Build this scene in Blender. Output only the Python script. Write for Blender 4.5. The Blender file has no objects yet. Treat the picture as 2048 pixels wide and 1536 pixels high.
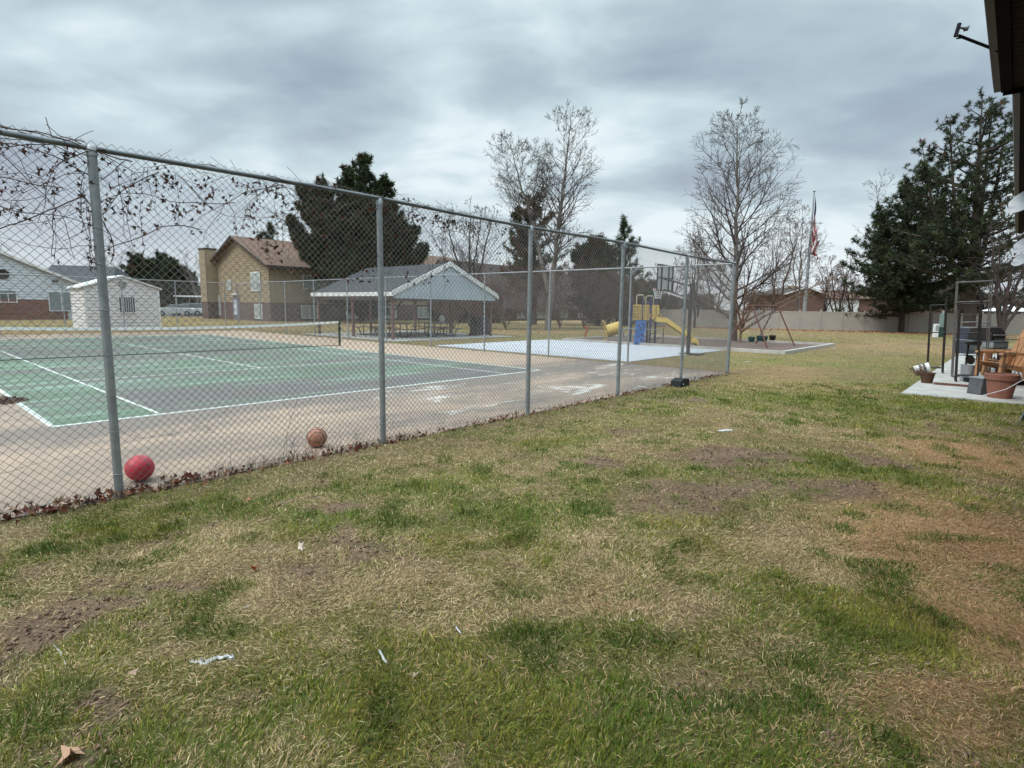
import bpy, bmesh, math, random
import numpy as np
from mathutils import Vector, Matrix, noise as mn
R=math.radians; PI=math.pi
rnd=random.Random(7); nr=np.random.RandomState(7)
SC=bpy.context.scene
COL=SC.collection
# ---------------------------------------------------------------- camera model (survey of the tennis court lines)
F,PITCH,ROLL,CH=1131.746,.134587,.014638,1.762
OX,OY,TH=-6.4498,7.7708,.847784
CT,ST=math.cos(TH),math.sin(TH)
def UV(u,v,z=0.0): return Vector((OX+CT*u-ST*v,OY+ST*u+CT*v,z))
def toUV(x,y): dx,dy=x-OX,y-OY; return (CT*dx+ST*dy,-ST*dx+CT*dy)
def ray(px,py):
    x=(px-1024)/F; y=(py-768)/F
    x,y=x*math.cos(ROLL)+y*math.sin(ROLL),-x*math.sin(ROLL)+y*math.cos(ROLL)
    return Vector((x,math.cos(PITCH)-y*math.sin(PITCH),-math.sin(PITCH)-y*math.cos(PITCH)))
def GP(px,py,z=0.0):
    d=ray(px,py); t=(z-CH)/d.z; return Vector((d.x*t,d.y*t,z))
def W(px,py,Y):
    d=ray(px,py); t=Y/d.y; return Vector((d.x*t,Y,CH+d.z*t))
# ---------------------------------------------------------------- materials
MATS={}
def nt(name):
    m=bpy.data.materials.new(name); m.use_nodes=True; n=m.node_tree; 
    b=n.nodes['Principled BSDF']; return m,n,b
def lk(n,a,b): n.links.new(a,b)
def node(n,t,**k):
    x=n.nodes.new(t)
    for a,v in k.items():
        if a.startswith('i_'):
            x.inputs[a[2:].replace('_',' ')].default_value=v
        else: setattr(x,a,v)
    return x
def math_(n,op,a,b=None,c=None,clamp=False):
    x=n.nodes.new('ShaderNodeMath'); x.operation=op; x.use_clamp=clamp
    for i,v in enumerate((a,b,c)):
        if v is None: continue
        if hasattr(v,'links') or hasattr(v,'is_output'): n.links.new(v,x.inputs[i])
        else: x.inputs[i].default_value=v
    return x.outputs[0]
def mixc(n,f,a,b,bt='MIX'):
    x=n.nodes.new('ShaderNodeMix'); x.data_type='RGBA'; x.blend_type=bt; x.clamp_factor=True
    for s,v in ((x.inputs[0],f),(x.inputs[6],a),(x.inputs[7],b)):
        if hasattr(v,'is_output'): n.links.new(v,s)
        elif isinstance(v,(tuple,list)): s.default_value=(*v[:3],1)
        else: s.default_value=v
    return x.outputs[2]
def coords(n,scale=(1,1,1),kind='Object'):
    t=n.nodes.new('ShaderNodeTexCoord'); mp=n.nodes.new('ShaderNodeMapping')
    n.links.new(t.outputs[kind],mp.inputs[0]); mp.inputs['Scale'].default_value=scale
    return mp.outputs[0]
def noise(n,vec,scale,detail=4,rough=.55,dist=0):
    x=n.nodes.new('ShaderNodeTexNoise'); n.links.new(vec,x.inputs['Vector'])
    x.inputs['Scale'].default_value=scale; x.inputs['Detail'].default_value=detail
    x.inputs['Roughness'].default_value=rough; x.inputs['Distortion'].default_value=dist
    return x.outputs['Fac']
def ramp(n,f,a,b):
    x=n.nodes.new('ShaderNodeMapRange'); x.clamp=True; n.links.new(f,x.inputs[0])
    x.inputs[1].default_value=a; x.inputs[2].default_value=b; return x.outputs[0]
def bump(n,b,h,s=.3,d=.01):
    x=n.nodes.new('ShaderNodeBump'); x.inputs['Strength'].default_value=s; x.inputs['Distance'].default_value=d
    n.links.new(h,x.inputs['Height']); n.links.new(x.outputs[0],b.inputs['Normal'])
def mat(name,c,rough=.7,metal=0,c2=None,sc=6,amt=1,bs=0,bd=.01,stretch=(1,1,1),spec=None):
    """plain material with a wear / tone variation noise"""
    m,n,b=nt(name); b.inputs['Roughness'].default_value=rough; b.inputs['Metallic'].default_value=metal
    if spec is not None: b.inputs['Specular IOR Level'].default_value=spec
    c2=c2 or tuple(x*.72 for x in c)
    v=coords(n,stretch); f=noise(n,v,sc,6,.62)
    lk(n,mixc(n,ramp(n,f,.35,.68),c,c2),b.inputs['Base Color'])
    if bs: bump(n,b,noise(n,v,sc*4,5),bs,bd)
    return m
def brick(name,c1,c2,mort,scale=1,bw=.22,bh=.075,ms=.012,vmix=.5):
    m,n,b=nt(name); b.inputs['Roughness'].default_value=.9
    t=n.nodes.new('ShaderNodeTexCoord'); s=n.nodes.new('ShaderNodeSeparateXYZ'); lk(n,t.outputs['Object'],s.inputs[0])
    cb=n.nodes.new('ShaderNodeCombineXYZ'); lk(n,math_(n,'ADD',s.outputs[0],s.outputs[1]),cb.inputs[0]); lk(n,s.outputs[2],cb.inputs[1])
    k=n.nodes.new('ShaderNodeTexBrick'); lk(n,cb.outputs[0],k.inputs[0])
    k.inputs['Color1'].default_value=(*c1,1); k.inputs['Color2'].default_value=(*c2,1); k.inputs['Mortar'].default_value=(*mort,1)
    k.inputs['Scale'].default_value=1; k.inputs['Brick Width'].default_value=bw; k.inputs['Row Height'].default_value=bh; k.inputs['Mortar Size'].default_value=ms
    f=noise(n,cb.outputs[0],3,6)
    lk(n,mixc(n,math_(n,'MULTIPLY',ramp(n,f,.3,.7),vmix),k.outputs[0],tuple(x*.5 for x in c1)),b.inputs['Base Color'])
    bump(n,b,k.outputs['Fac'],.4,-.01)
    return m
def attr_mat(name,rough=.8,trans=0,spec=.2,nz=0):
    m,n,b=nt(name); a=n.nodes.new('ShaderNodeAttribute'); a.attribute_name='col'
    b.inputs['Roughness'].default_value=rough; b.inputs['Specular IOR Level'].default_value=spec
    o=a.outputs['Color']
    if nz: o=mixc(n,math_(n,'MULTIPLY',noise(n,coords(n),nz,5),.5),o,(.05,.04,.03))
    lk(n,o,b.inputs['Base Color'])
    if trans:
        tr=n.nodes.new('ShaderNodeBsdfTranslucent'); mx=n.nodes.new('ShaderNodeMixShader'); mx.inputs[0].default_value=trans
        lk(n,o,tr.inputs[0]); lk(n,b.outputs[0],mx.inputs[1]); lk(n,tr.outputs[0],mx.inputs[2])
        lk(n,mx.outputs[0],n.nodes['Material Output'].inputs[0])
    return m
galv=mat('galvanised_steel',(.38,.40,.42),.5,.45,(.25,.27,.29),9,bs=.1)
galv_old=mat('weathered_steel',(.20,.215,.23),.55,.5,(.10,.105,.11),7,bs=.15)
wire=mat('fence_wire',(.30,.295,.285),.6,.25,(.17,.16,.15),5)
wire_far=mat('fence_wire_far',(.34,.335,.325),.6,.25,(.22,.21,.2),5)
white=mat('white_paint',(.72,.73,.74),.55,c2=(.58,.59,.6),sc=3)
sidingw=mat('white_siding',(.62,.66,.72),.6,c2=(.5,.54,.6),sc=1.2)
shedw=mat('shed_siding',(.66,.64,.63),.6,c2=(.56,.54,.54),sc=1.4)
sidingt=mat('tan_siding',(.34,.262,.168),.75,c2=(.27,.21,.135),sc=.9)
sidingb=mat('blue_grey_siding',(.46,.53,.58),.6,c2=(.37,.43,.48),sc=1.2)
brickd=brick('dark_brick',(.15,.075,.062),(.085,.048,.045),(.14,.125,.12))
brickr=brick('red_brick',(.24,.085,.055),(.12,.045,.035),(.2,.15,.13),bw=.6,bh=.2,ms=.02)
twigm=mat('brown_twigs',(.10,.08,.07),.95,0,(.06,.048,.042),4)
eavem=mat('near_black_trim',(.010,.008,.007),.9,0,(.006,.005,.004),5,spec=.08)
brickh=brick('brown_brick',(.17,.075,.055),(.12,.06,.05),(.15,.12,.11))
def shingle(name,a,b_):
    return brick(name,a,b_,tuple(x*.55 for x in b_),bw=.33,bh=.14,ms=.006,vmix=.6)
shb=shingle('brown_shingle',(.175,.10,.065),(.115,.066,.045))
shg=shingle('grey_shingle',(.075,.08,.09),(.055,.06,.066))
shd=shingle('dark_shingle',(.075,.055,.05),(.05,.04,.036))
roofm=mat('metal_roofing',(.048,.050,.056),.55,.1,(.034,.036,.040),2)
trimw=mat('white_trim',(.74,.74,.74),.5,c2=(.62,.62,.62),sc=2)
trimb=mat('brown_trim',(.05,.032,.026),.7,c2=(.03,.02,.017),sc=5)
glass=mat('window_glass',(.09,.11,.12),.12,0,(.05,.06,.07),.8)
glassb=mat('blind_behind_glass',(.36,.41,.40),.3,0,(.26,.3,.3),.8)
glassg=mat('blue_grey_shade',(.2,.24,.27),.35,0,(.16,.2,.22),.8)
black=mat('black_metal',(.02,.019,.02),.5,.3,(.035,.028,.025),12)
blackp=mat('black_plastic',(.020,.021,.024),.7,0,(.034,.034,.036),9,bs=.1,spec=.2)
darkarm=mat('dark_arm_paint',(.012,.012,.016),.8,0,(.02,.02,.024),9,spec=.1)
tapew=mat('net_tape_white',(.84,.84,.83),.7,0,(.74,.74,.72),3)
greenp=mat('dark_green_paint',(.012,.045,.035),.45,0,(.008,.03,.022),6)
concrete=mat('pale_concrete',(.42,.41,.385),.9,0,(.3,.29,.27),2.2,bs=.25)
kerbm=mat('kerb_concrete',(.48,.46,.43),.9,0,(.33,.31,.28),3,bs=.3)
vinylf=mat('tan_vinyl',(.34,.31,.28),.6,0,(.29,.265,.24),.8)
yellow=mat('yellow_plastic',(.66,.46,.09),.55,0,(.48,.34,.12),5)
yellowm=mat('yellow_metal',(.60,.42,.12),.5,0,(.45,.3,.1),5)
bluep=mat('blue_plastic',(.04,.17,.48),.45,0,(.03,.13,.38),4)
bluem=mat('navy_metal',(.02,.03,.13),.45,0,(.03,.03,.08),4)
redp=mat('red_plastic',(.4,.03,.02),.5)
swm=mat('rusty_brown_metal',(.16,.06,.04),.6,.2,(.08,.04,.03),10)
teal=mat('teal_rubber',(.01,.06,.06),.6,0,(.02,.04,.04),6)
terra=mat('terracotta',(.27,.115,.08),.8,0,(.22,.085,.06),8,bs=.15)
wicker=mat('brown_wicker',(.12,.055,.03),.8,0,(.05,.025,.015),30,bs=.6)
orangec=mat('tan_resin',(.43,.215,.10),.55,0,(.30,.15,.07),5)
greyp=mat('grey_plastic',(.1,.105,.115),.45,0,(.07,.075,.08),5)
ggrey=mat('light_grey_metal',(.36,.38,.40),.45,.3,(.26,.28,.3),5)
navyg=mat('slate_plastic',(.05,.06,.085),.5,0,(.035,.04,.06),4)
bark=mat('grey_bark',(.19,.165,.15),.95,0,(.10,.085,.075),4,bs=.5,stretch=(1,1,.3))
bark_d=mat('dark_bark',(.07,.05,.043),.95,0,(.04,.03,.026),4,bs=.5,stretch=(1,1,.3))
bark_r=mat('reddish_twigs',(.15,.085,.072),.95,0,(.10,.055,.046),4)
bark_o=mat('straw_twigs',(.2,.13,.085),.95,0,(.13,.085,.06),4)
woodb=mat('weathered_board',(.16,.075,.055),.85,0,(.1,.05,.04),8,bs=.3,stretch=(1,8,8))
leafm=attr_mat('leaf_tones',.8,.15)
needlem=attr_mat('needle_tones',.75,.08)
bladem=attr_mat('grass_tones',.75,.22,.15)
# ---------------------------------------------------------------- mesh building
class MB:
    def __init__(s): s.v=[]; s.f=[]
    def add(s,vs,fs):
        o=len(s.v); s.v+= [tuple(x) for x in vs]; s.f+=[tuple(i+o for i in f) for f in fs]; return s
    def box(s,c,d,rz=0,rx=0,ry=0):
        hx,hy,hz=d[0]/2,d[1]/2,d[2]/2
        vs=[Vector((x,y,z)) for x in(-hx,hx) for y in(-hy,hy) for z in(-hz,hz)]
        if rz or rx or ry:
            m=Matrix.Rotation(rz,3,'Z')@Matrix.Rotation(ry,3,'Y')@Matrix.Rotation(rx,3,'X'); vs=[m@v for v in vs]
        vs=[v+Vector(c) for v in vs]
        return s.add(vs,[(0,1,3,2),(4,6,7,5),(0,4,5,1),(2,3,7,6),(0,2,6,4),(1,5,7,3)])
    def bx(s,x0,x1,y0,y1,z0,z1): return s.box(((x0+x1)/2,(y0+y1)/2,(z0+z1)/2),(abs(x1-x0),abs(y1-y0),abs(z1-z0)))
    def tube(s,pts,r,n=8,cap=True):
        pts=[Vector(p) for p in pts]; k=len(pts); rr=r if isinstance(r,(list,tuple)) else [r]*k
        vs=[]; prev=None
        for i,p in enumerate(pts):
            t=(pts[min(i+1,k-1)]-pts[max(i-1,0)]).normalized()
            a=prev if prev is not None else (Vector((0,0,1)) if abs(t.z)<.9 else Vector((1,0,0)))
            x=(a-t*a.dot(t)).normalized(); prev=x; y=t.cross(x)
            for j in range(n):
                an=2*PI*j/n; vs.append(p+(x*math.cos(an)+y*math.sin(an))*rr[i])
        fs=[(i*n+j,i*n+(j+1)%n,(i+1)*n+(j+1)%n,(i+1)*n+j) for i in range(k-1) for j in range(n)]
        if cap: fs+=[tuple(range(n))[::-1],tuple((k-1)*n+j for j in range(n))]
        return s.add(vs,fs)
    def lathe(s,prof,c=(0,0,0),n=24,sx=1,sy=1,m=None):
        vs=[];k=len(prof)
        for (r,z) in prof:
            for j in range(n):
                a=2*PI*j/n; p=Vector((r*math.cos(a)*sx,r*math.sin(a)*sy,z))
                if m: p=m@p
                vs.append(p+Vector(c))
        fs=[(i*n+j,i*n+(j+1)%n,(i+1)*n+(j+1)%n,(i+1)*n+j) for i in range(k-1) for j in range(n)]
        return s.add(vs,fs)
    def prism(s,poly,h,axis='y'):
        """poly: list of 2D pts; h=(a,b) extrusion range. axis y: poly in (x,z); x: poly in (y,z); z: (x,y)"""
        def P(a,b,t): return {'y':(a,t,b),'x':(t,a,b),'z':(a,b,t)}[axis]
        n=len(poly); vs=[P(a,b,h[0]) for a,b in poly]+[P(a,b,h[1]) for a,b in poly]
        return s.add(vs,[tuple(range(n)),tuple(range(n,2*n))[::-1]]+[(i,n+i,n+(i+1)%n,(i+1)%n) for i in range(n)])
    def laps(s,xl,xr,z0,z1,y,row=.2,out=-.025,axis='y'):
        """lap siding: rows of slightly slanted boards; xl,xr functions of z; out is the direction the lower lip stands out"""
        z=z0
        while z<z1-.01:
            zt=min(z+row,z1); a,b=xl(z),xr(z); a2,b2=xl(zt),xr(zt)
            vs=[(a,y+out,z),(b,y+out,z),(b2,y+out*.15,zt),(a2,y+out*.15,zt),(a,y,z),(b,y,z)]
            if axis=='x': vs=[(q[1],q[0],q[2]) for q in vs]
            s.add(vs,[(0,1,2,3),(0,4,5,1)]); z=zt
        return s
    def build(s,name,m,parent=None,smooth=False,loc=None,rotz=0,bev=0):
        me=bpy.data.meshes.new(name); me.from_pydata(s.v,[],s.f); 
        bm=bmesh.new(); bm.from_mesh(me); bmesh.ops.recalc_face_normals(bm,faces=bm.faces); bm.to_mesh(me); bm.free()
        if smooth: me.polygons.foreach_set('use_smooth',[True]*len(me.polygons)); 
        me.materials.append(m); o=bpy.data.objects.new(name,me); COL.objects.link(o)
        if parent is not None: o.parent=parent
        if loc is not None: o.location=loc; o.rotation_euler=(0,0,rotz)
        if smooth:
            try: me.set_sharp_from_angle(angle=R(40))
            except Exception: pass
        if bev:
            b=o.modifiers.new('b','BEVEL'); b.width=bev; b.segments=2
        return o
def tag(o,label=None,cat=None,group=None,kind=None):
    if label: o['label']=label
    if cat: o['category']=cat
    if group: o['group']=group
    if kind: o['kind']=kind
    return o
def thing(name,label,cat,loc=(0,0,0),rotz=0,group=None):
    o=bpy.data.objects.new(name,None); COL.objects.link(o); o.location=loc; o.rotation_euler=(0,0,rotz)
    o.empty_display_size=.1
    return tag(o,label,cat,group)
def npmesh(name,V,Fs,m,parent=None,col=None,smooth=False,loc=None,rotz=0):
    """V (N,3); Fs (M,k) face index array or list of such arrays; col (N,3)"""
    if not isinstance(Fs,list): Fs=[Fs]
    me=bpy.data.meshes.new(name); me.vertices.add(len(V)); me.vertices.foreach_set('co',np.asarray(V,np.float32).ravel())
    nl=sum(f.size for f in Fs); nf=sum(len(f) for f in Fs)
    me.loops.add(nl); me.polygons.add(nf)
    me.loops.foreach_set('vertex_index',np.concatenate([f.ravel() for f in Fs]).astype(np.int32))
    tot=np.concatenate([np.full(len(f),f.shape[1]) for f in Fs]); st=np.concatenate([[0],np.cumsum(tot)[:-1]])
    me.polygons.foreach_set('loop_start',st.astype(np.int32))
    try: me.polygons.foreach_set('loop_total',tot.astype(np.int32))
    except Exception: pass
    me.update(calc_edges=True)
    if col is not None:
        a=me.color_attributes.new('col','FLOAT_COLOR','POINT'); c=np.ones((len(V),4),np.float32); c[:,:3]=col
        a.data.foreach_set('color',c.ravel())
    if smooth: me.polygons.foreach_set('use_smooth',np.ones(nf,bool))
    me.materials.append(m); o=bpy.data.objects.new(name,me); COL.objects.link(o)
    if parent is not None: o.parent=parent
    if loc is not None: o.location=loc; o.rotation_euler=(0,0,rotz)
    return o
def segtubes(P0,P1,r0,r1,n=4):
    P0=np.asarray(P0,float);P1=np.asarray(P1,float);r0=np.asarray(r0)[:,None];r1=np.asarray(r1)[:,None]
    t=P1-P0; t/=np.linalg.norm(t,axis=1,keepdims=True)+1e-9
    ref=np.where(np.abs(t[:,2:3])>.9,np.array([[1,0,0.]]),np.array([[0,0,1.]]))
    x=np.cross(t,ref); x/=np.linalg.norm(x,axis=1,keepdims=True)+1e-9; y=np.cross(t,x)
    V=[]
    for P,r in((P0,r0),(P1,r1)):
        for j in range(n):
            a=2*PI*j/n; V.append(P+(x*math.cos(a)+y*math.sin(a))*r)
    N=len(P0); V=np.stack(V,1).reshape(-1,3); b=np.arange(N)[:,None]*2*n
    Fs=np.concatenate([b+np.array([[j,(j+1)%n,n+(j+1)%n,n+j]]) for j in range(n)])
    return V,Fs
def copytree(o,parent=None):
    c=o.copy(); COL.objects.link(c)
    if parent is not None: c.parent=parent
    for ch in list(o.children): copytree(ch,c)
    return c
def place(o,loc,rz=0): o.location=loc; o.rotation_euler=(0,0,rz); return o
# ---------------------------------------------------------------- value noise in numpy
def vnoise(x,y,s,seed=0):
    x=np.asarray(x)*s+seed*17.3; y=np.asarray(y)*s-seed*9.1
    xi=np.floor(x).astype(np.int64); yi=np.floor(y).astype(np.int64); fx=x-xi; fy=y-yi
    fx=fx*fx*(3-2*fx); fy=fy*fy*(3-2*fy)
    def h(a,b):
        n=(a*374761393+b*668265263+seed*362437)&0xffffffff; n=((n^(n>>13))*1274126177)&0xffffffff
        return ((n^(n>>16))&0xffff)/65535.
    return (h(xi,yi)*(1-fx)+h(xi+1,yi)*fx)*(1-fy)+(h(xi,yi+1)*(1-fx)+h(xi+1,yi+1)*fx)*fy
def fbm(x,y,s,seed=0,o=4):
    r=0;a=.5;t=0
    for i in range(o): r=r+a*vnoise(x,y,s*2**i,seed+i); t+=a; a*=.55
    return r/t
#PART2
# ---------------------------------------------------------------- lawn cover: green / tan / soil / rust patches
BL=[]
def blob(t,px,py,rx,ry,s=1.0):
    c=GP(px,py); Y=c.y; BL.append((t,c.x,c.y,rx*Y/F,ry*Y*Y/(F*CH),s))
for b in [('G',1700,1215,150,75,1.6),('G',1080,1400,560,120,.75),('G',700,1480,420,80,.9),('G',1200,1265,190,45,.8),('G',1430,1490,330,90,1.0),
 ('G',640,1052,60,16,1.3),('G',1120,885,70,13,1.1),('G',1620,800,240,18,.4),('G',1930,815,130,10,.8),('G',1400,800,120,8,.35),('G',470,975,120,16,.35),
 ('G',150,1050,200,20,.4),('G',1650,935,60,22,1.0),('G',1790,965,90,18,1.0),('G',90,1340,70,28,.9),('G',200,1215,60,16,.9),('G',40,1470,90,60,.8),
 ('G',1860,765,60,10,.8),('G',1440,1150,110,22,.5),('G',380,1300,130,25,.4),('G',760,1230,80,35,.5),('G',900,960,120,18,.3),('G',1440,1100,60,20,.7),
 ('G',300,1400,90,30,.6),('G',1230,840,90,10,.5),('G',1800,700,120,6,.5),('G',600,1260,70,25,.5),('G',820,1090,90,16,.4),('G',1000,1010,160,16,.3),
 ('T',900,905,260,26,.9),('T',700,930,120,26,.7),('T',1250,845,220,16,.8),('T',1480,745,230,16,1.2),('T',1000,1200,210,45,.8),('T',1300,1130,190,50,.7),
 ('T',1640,1380,150,50,1.2),('T',1500,1080,150,40,.6),('T',1700,720,160,10,.9),('T',730,1180,170,40,.4),('T',1100,930,200,24,.5),('T',560,1200,200,50,.3),
 ('T',1620,1130,130,22,.9),('T',830,1250,120,28,.9),('T',1350,890,200,20,.4),('T',330,1140,250,40,.3),
 ('S',1480,922,100,17,1.4),('S',1600,975,120,16,.6),('S',1190,930,50,12,1.1),('S',655,1032,50,11,1.1),('S',60,1290,90,32,1.0),('S',330,1190,120,22,1.0),
 ('S',170,1250,90,28,.9),('S',1260,868,60,9,.9),('S',1370,802,70,6,.8),('S',1740,985,60,14,1.3),('S',720,1090,110,26,.8),('S',200,1400,110,26,.9),
 ('S',150,1500,90,25,1.0),('S',1740,925,50,10,1.2),('S',1400,980,120,22,.8),('S',1330,1010,100,16,.6),('S',620,1150,70,26,.6),('S',480,1420,60,22,.5),
 ('S',1050,905,60,10,.5),('S',1780,690,170,7,.9),
 ('R',1960,915,130,40,1.0),('R',2010,1080,180,90,.9),('R',1980,1250,150,130,.8),('R',1930,1430,200,80,.7),('R',1800,1090,140,60,.6),('R',1230,1190,70,18,.4),('R',1760,1020,80,20,.3)]:
    blob(*b)
def cover(x,y):
    x=np.asarray(x,float); y=np.asarray(y,float); u=CT*(x-OX)+ST*(y-OY); v=-ST*(x-OX)+CT*(y-OY)
    a=fbm(x,y,.55,1); b=fbm(x,y,1.7,2); c=fbm(x,y,5.5,3); d=fbm(x,y,14,4,2)
    w={'G':np.clip(.34+1.3*(b-.5)+1.7*(c-.5),.02,2),'T':np.clip(.42+1.2*(.5-b)+.8*(c-.5)+.5*(d-.5),.02,2),
       'S':np.clip(.10+1.1*(a-.55)+1.2*(.5-c)+.6*(d-.5),0,1),'R':np.zeros_like(x)+np.clip(.25*(b-.6),0,1)}
    wx=x+.5*(fbm(x,y,1.3,8)-.5)+.22*(fbm(x,y,5,9,2)-.5); wy=y+.8*(fbm(x,y,1.3,10)-.5)+.3*(fbm(x,y,5,11,2)-.5)
    for t,cx,cy,rx,ry,s in BL:
        q=((wx-cx)/rx)**2+((wy-cy)/ry)**2
        k=s*1.15*np.exp(-np.clip(q,0,30)**1.15*.9)*((.3+1.8*np.clip((.6*c+.4*d-.28)*2.2,0,1)) if t=='S' else (.35+1.3*c))
        w[t]=w[t]+k
        for o in 'GTSR':
            if o!=t: w[o]=w[o]*(1-np.clip(k*(.85 if t in 'SR' else .42),0,.9))
    tf=np.clip((vnoise(x,y,4.3,81)-.66)*6,0,1)*np.clip(vnoise(x,y,1.1,82)*2.2-.45,0,1); w['G']=w['G']+1.5*tf*(y<16)
    far=np.clip((y-13)/14,0,1)
    st=vnoise(x*.35,y,.55,5)
    w['T']=w['T']+far*(.9+.6*st); w['S']=w['S']*(1-.75*far)+far*.5*np.clip(vnoise(x*.3,y,.4,15)-.45,0,1); w['G']=w['G']*(1-.5*far)+far*.55*np.clip(vnoise(x*.3,y,.45,6)-.35,0,1)
    for tv,tw in((-3.7,.35),(-5.6,.45),(-7.6,.3),(-9.8,.5)):
        g_=np.exp(-((v-tv+.9*(fbm(x,y,.12,71,2)-.5)*2+(u-30)*.075)/tw)**2)*far*(u>22); w['S']=w['S']+.75*g_*(.4+1.2*vnoise(x,y,.7,72)); w['T']=w['T']*(1-.35*g_)
    fm=np.clip((y-10)/6,0,1); w['G']=w['G']+fm*1.0*np.clip((fbm(x,y,.20,73,4)-.48)*4,0,1); w['R']=w['R']+fm*1.1*np.clip((fbm(x,y,.25,74,4)-.52)*4,0,1); w['S']=w['S']+fm*.7*np.clip((fbm(x,y,.33,75,4)-.54)*4,0,1)
    edge=np.exp(-((v+4.35)/.35)**2)*(u<14.9); w['T']=w['T']+.35*edge; 
    dirt=np.exp(-((v+4.03)/.10)**2)*(u<14.7)*(u>-8); w['S']=w['S']+1.6*dirt
    lf=np.clip((u-54)/3,0,1)*np.clip((66-u)/3,0,1)+np.clip((v-27)/3,0,1)*np.clip((36-v)/4,0,1)*(u<15)*.6; w['R']=w['R']+lf*1.3
    s=w['G']+w['T']+w['S']+w['R']+1e-6
    return {k:w[k]/s for k in w},a,b,c
def hump(x,y):
    x=np.asarray(x,float); y=np.asarray(y,float); u=CT*(x-OX)+ST*(y-OY); v=-ST*(x-OX)+CT*(y-OY)
    h=.012+.07*(fbm(x,y,.45,21,3)-.5)+.03*(fbm(x,y,2.2,22,3)-.5)
    for t,cx,cy,rx,ry,s in BL:
        if t=='S' and s>1.2: h=h+.045*s*np.exp(-(((x-cx)/rx)**2+((y-cy)/ry)**2))
    c=GP(1700,1215); h=h+.05*np.exp(-(((x-c.x)/.35)**2+((y-c.y)/.3)**2))
    fade=np.clip((-v-4.1)/.5,0,1)+np.clip((u-14.9)/.5,0,1); fade=np.clip(fade,0,1)*np.clip((24-y)/8,0,1)
    pat=np.clip(1-np.clip((u-12.9)/.6,0,1)*np.clip((-7.9-v)/.4,0,1),0,1)
    h=h*fade*pat
    inc=np.clip((v+4.0)/.12,0,1)*np.clip((28.2-v)/.12,0,1)*np.clip((14.6-u)/.12,0,1)*np.clip((u+6.9)/.12,0,1)
    return h*(1-inc)-.07*inc
CG=np.array([.085,.150,.018]);CO=np.array([.275,.262,.050]);CTn=np.array([.38,.268,.135]);CP=np.array([.58,.47,.28]);CR=np.array([.50,.30,.165]);CS=np.array([.195,.132,.095])
def axis_(lo,hi,st,far,g=1.16):
    a=list(np.arange(lo,hi+1e-6,st)); x=hi; s=st
    while x<far: s*=g; x+=s; a.append(x)
    x=lo; s=st
    while x>-far: s*=g; x-=s; a.insert(0,x)
    return np.array(a)
gx=axis_(-7,14,.085,420); gy=axis_(-1.5,17,.085,520)
XX,YY=np.meshgrid(gx,gy); ZZ=hump(XX,YY)
w,na,nb,nc=cover(XX,YY)
e1=fbm(XX,YY,9,31,3)[...,None]
gc=w['G'][...,None]*(CG*.9+CS*.35)+w['T'][...,None]*(CTn*.52)*(.7+.6*e1)+w['S'][...,None]*CS*(.75+.5*e1)+w['R'][...,None]*CR*.8
V=np.stack([XX,YY,ZZ],-1).reshape(-1,3); ny,nx=XX.shape
i=np.arange(ny-1)[:,None]*nx+np.arange(nx-1)[None]; Fq=np.stack([i,i+1,i+nx+1,i+nx],-1).reshape(-1,4)
m,n,b=nt('lawn_ground'); b.inputs['Roughness'].default_value=.95; b.inputs['Specular IOR Level'].default_value=.1
at=n.nodes.new('ShaderNodeAttribute'); at.attribute_name='col'
vv=coords(n); f1=noise(n,vv,45,6,.7); f2=noise(n,vv,7,5,.6); f3=noise(n,coords(n,(.5,2,1)),1.6,6,.65)
mm=math_(n,'MULTIPLY',math_(n,'ADD',math_(n,'MULTIPLY',f1,1.5),.25),math_(n,'ADD',math_(n,'MULTIPLY',f3,.9),.55))
vm=n.nodes.new('ShaderNodeVectorMath'); vm.operation='SCALE'; lk(n,at.outputs['Color'],vm.inputs[0]); lk(n,mm,vm.inputs['Scale'])
lk(n,vm.outputs[0],b.inputs['Base Color']); bump(n,b,math_(n,'ADD',f1,math_(n,'MULTIPLY',f2,2)),1.0,.035)
gr=npmesh('ground',V,Fq,m,col=gc.reshape(-1,3),smooth=True); tag(gr,kind='structure')
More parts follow.
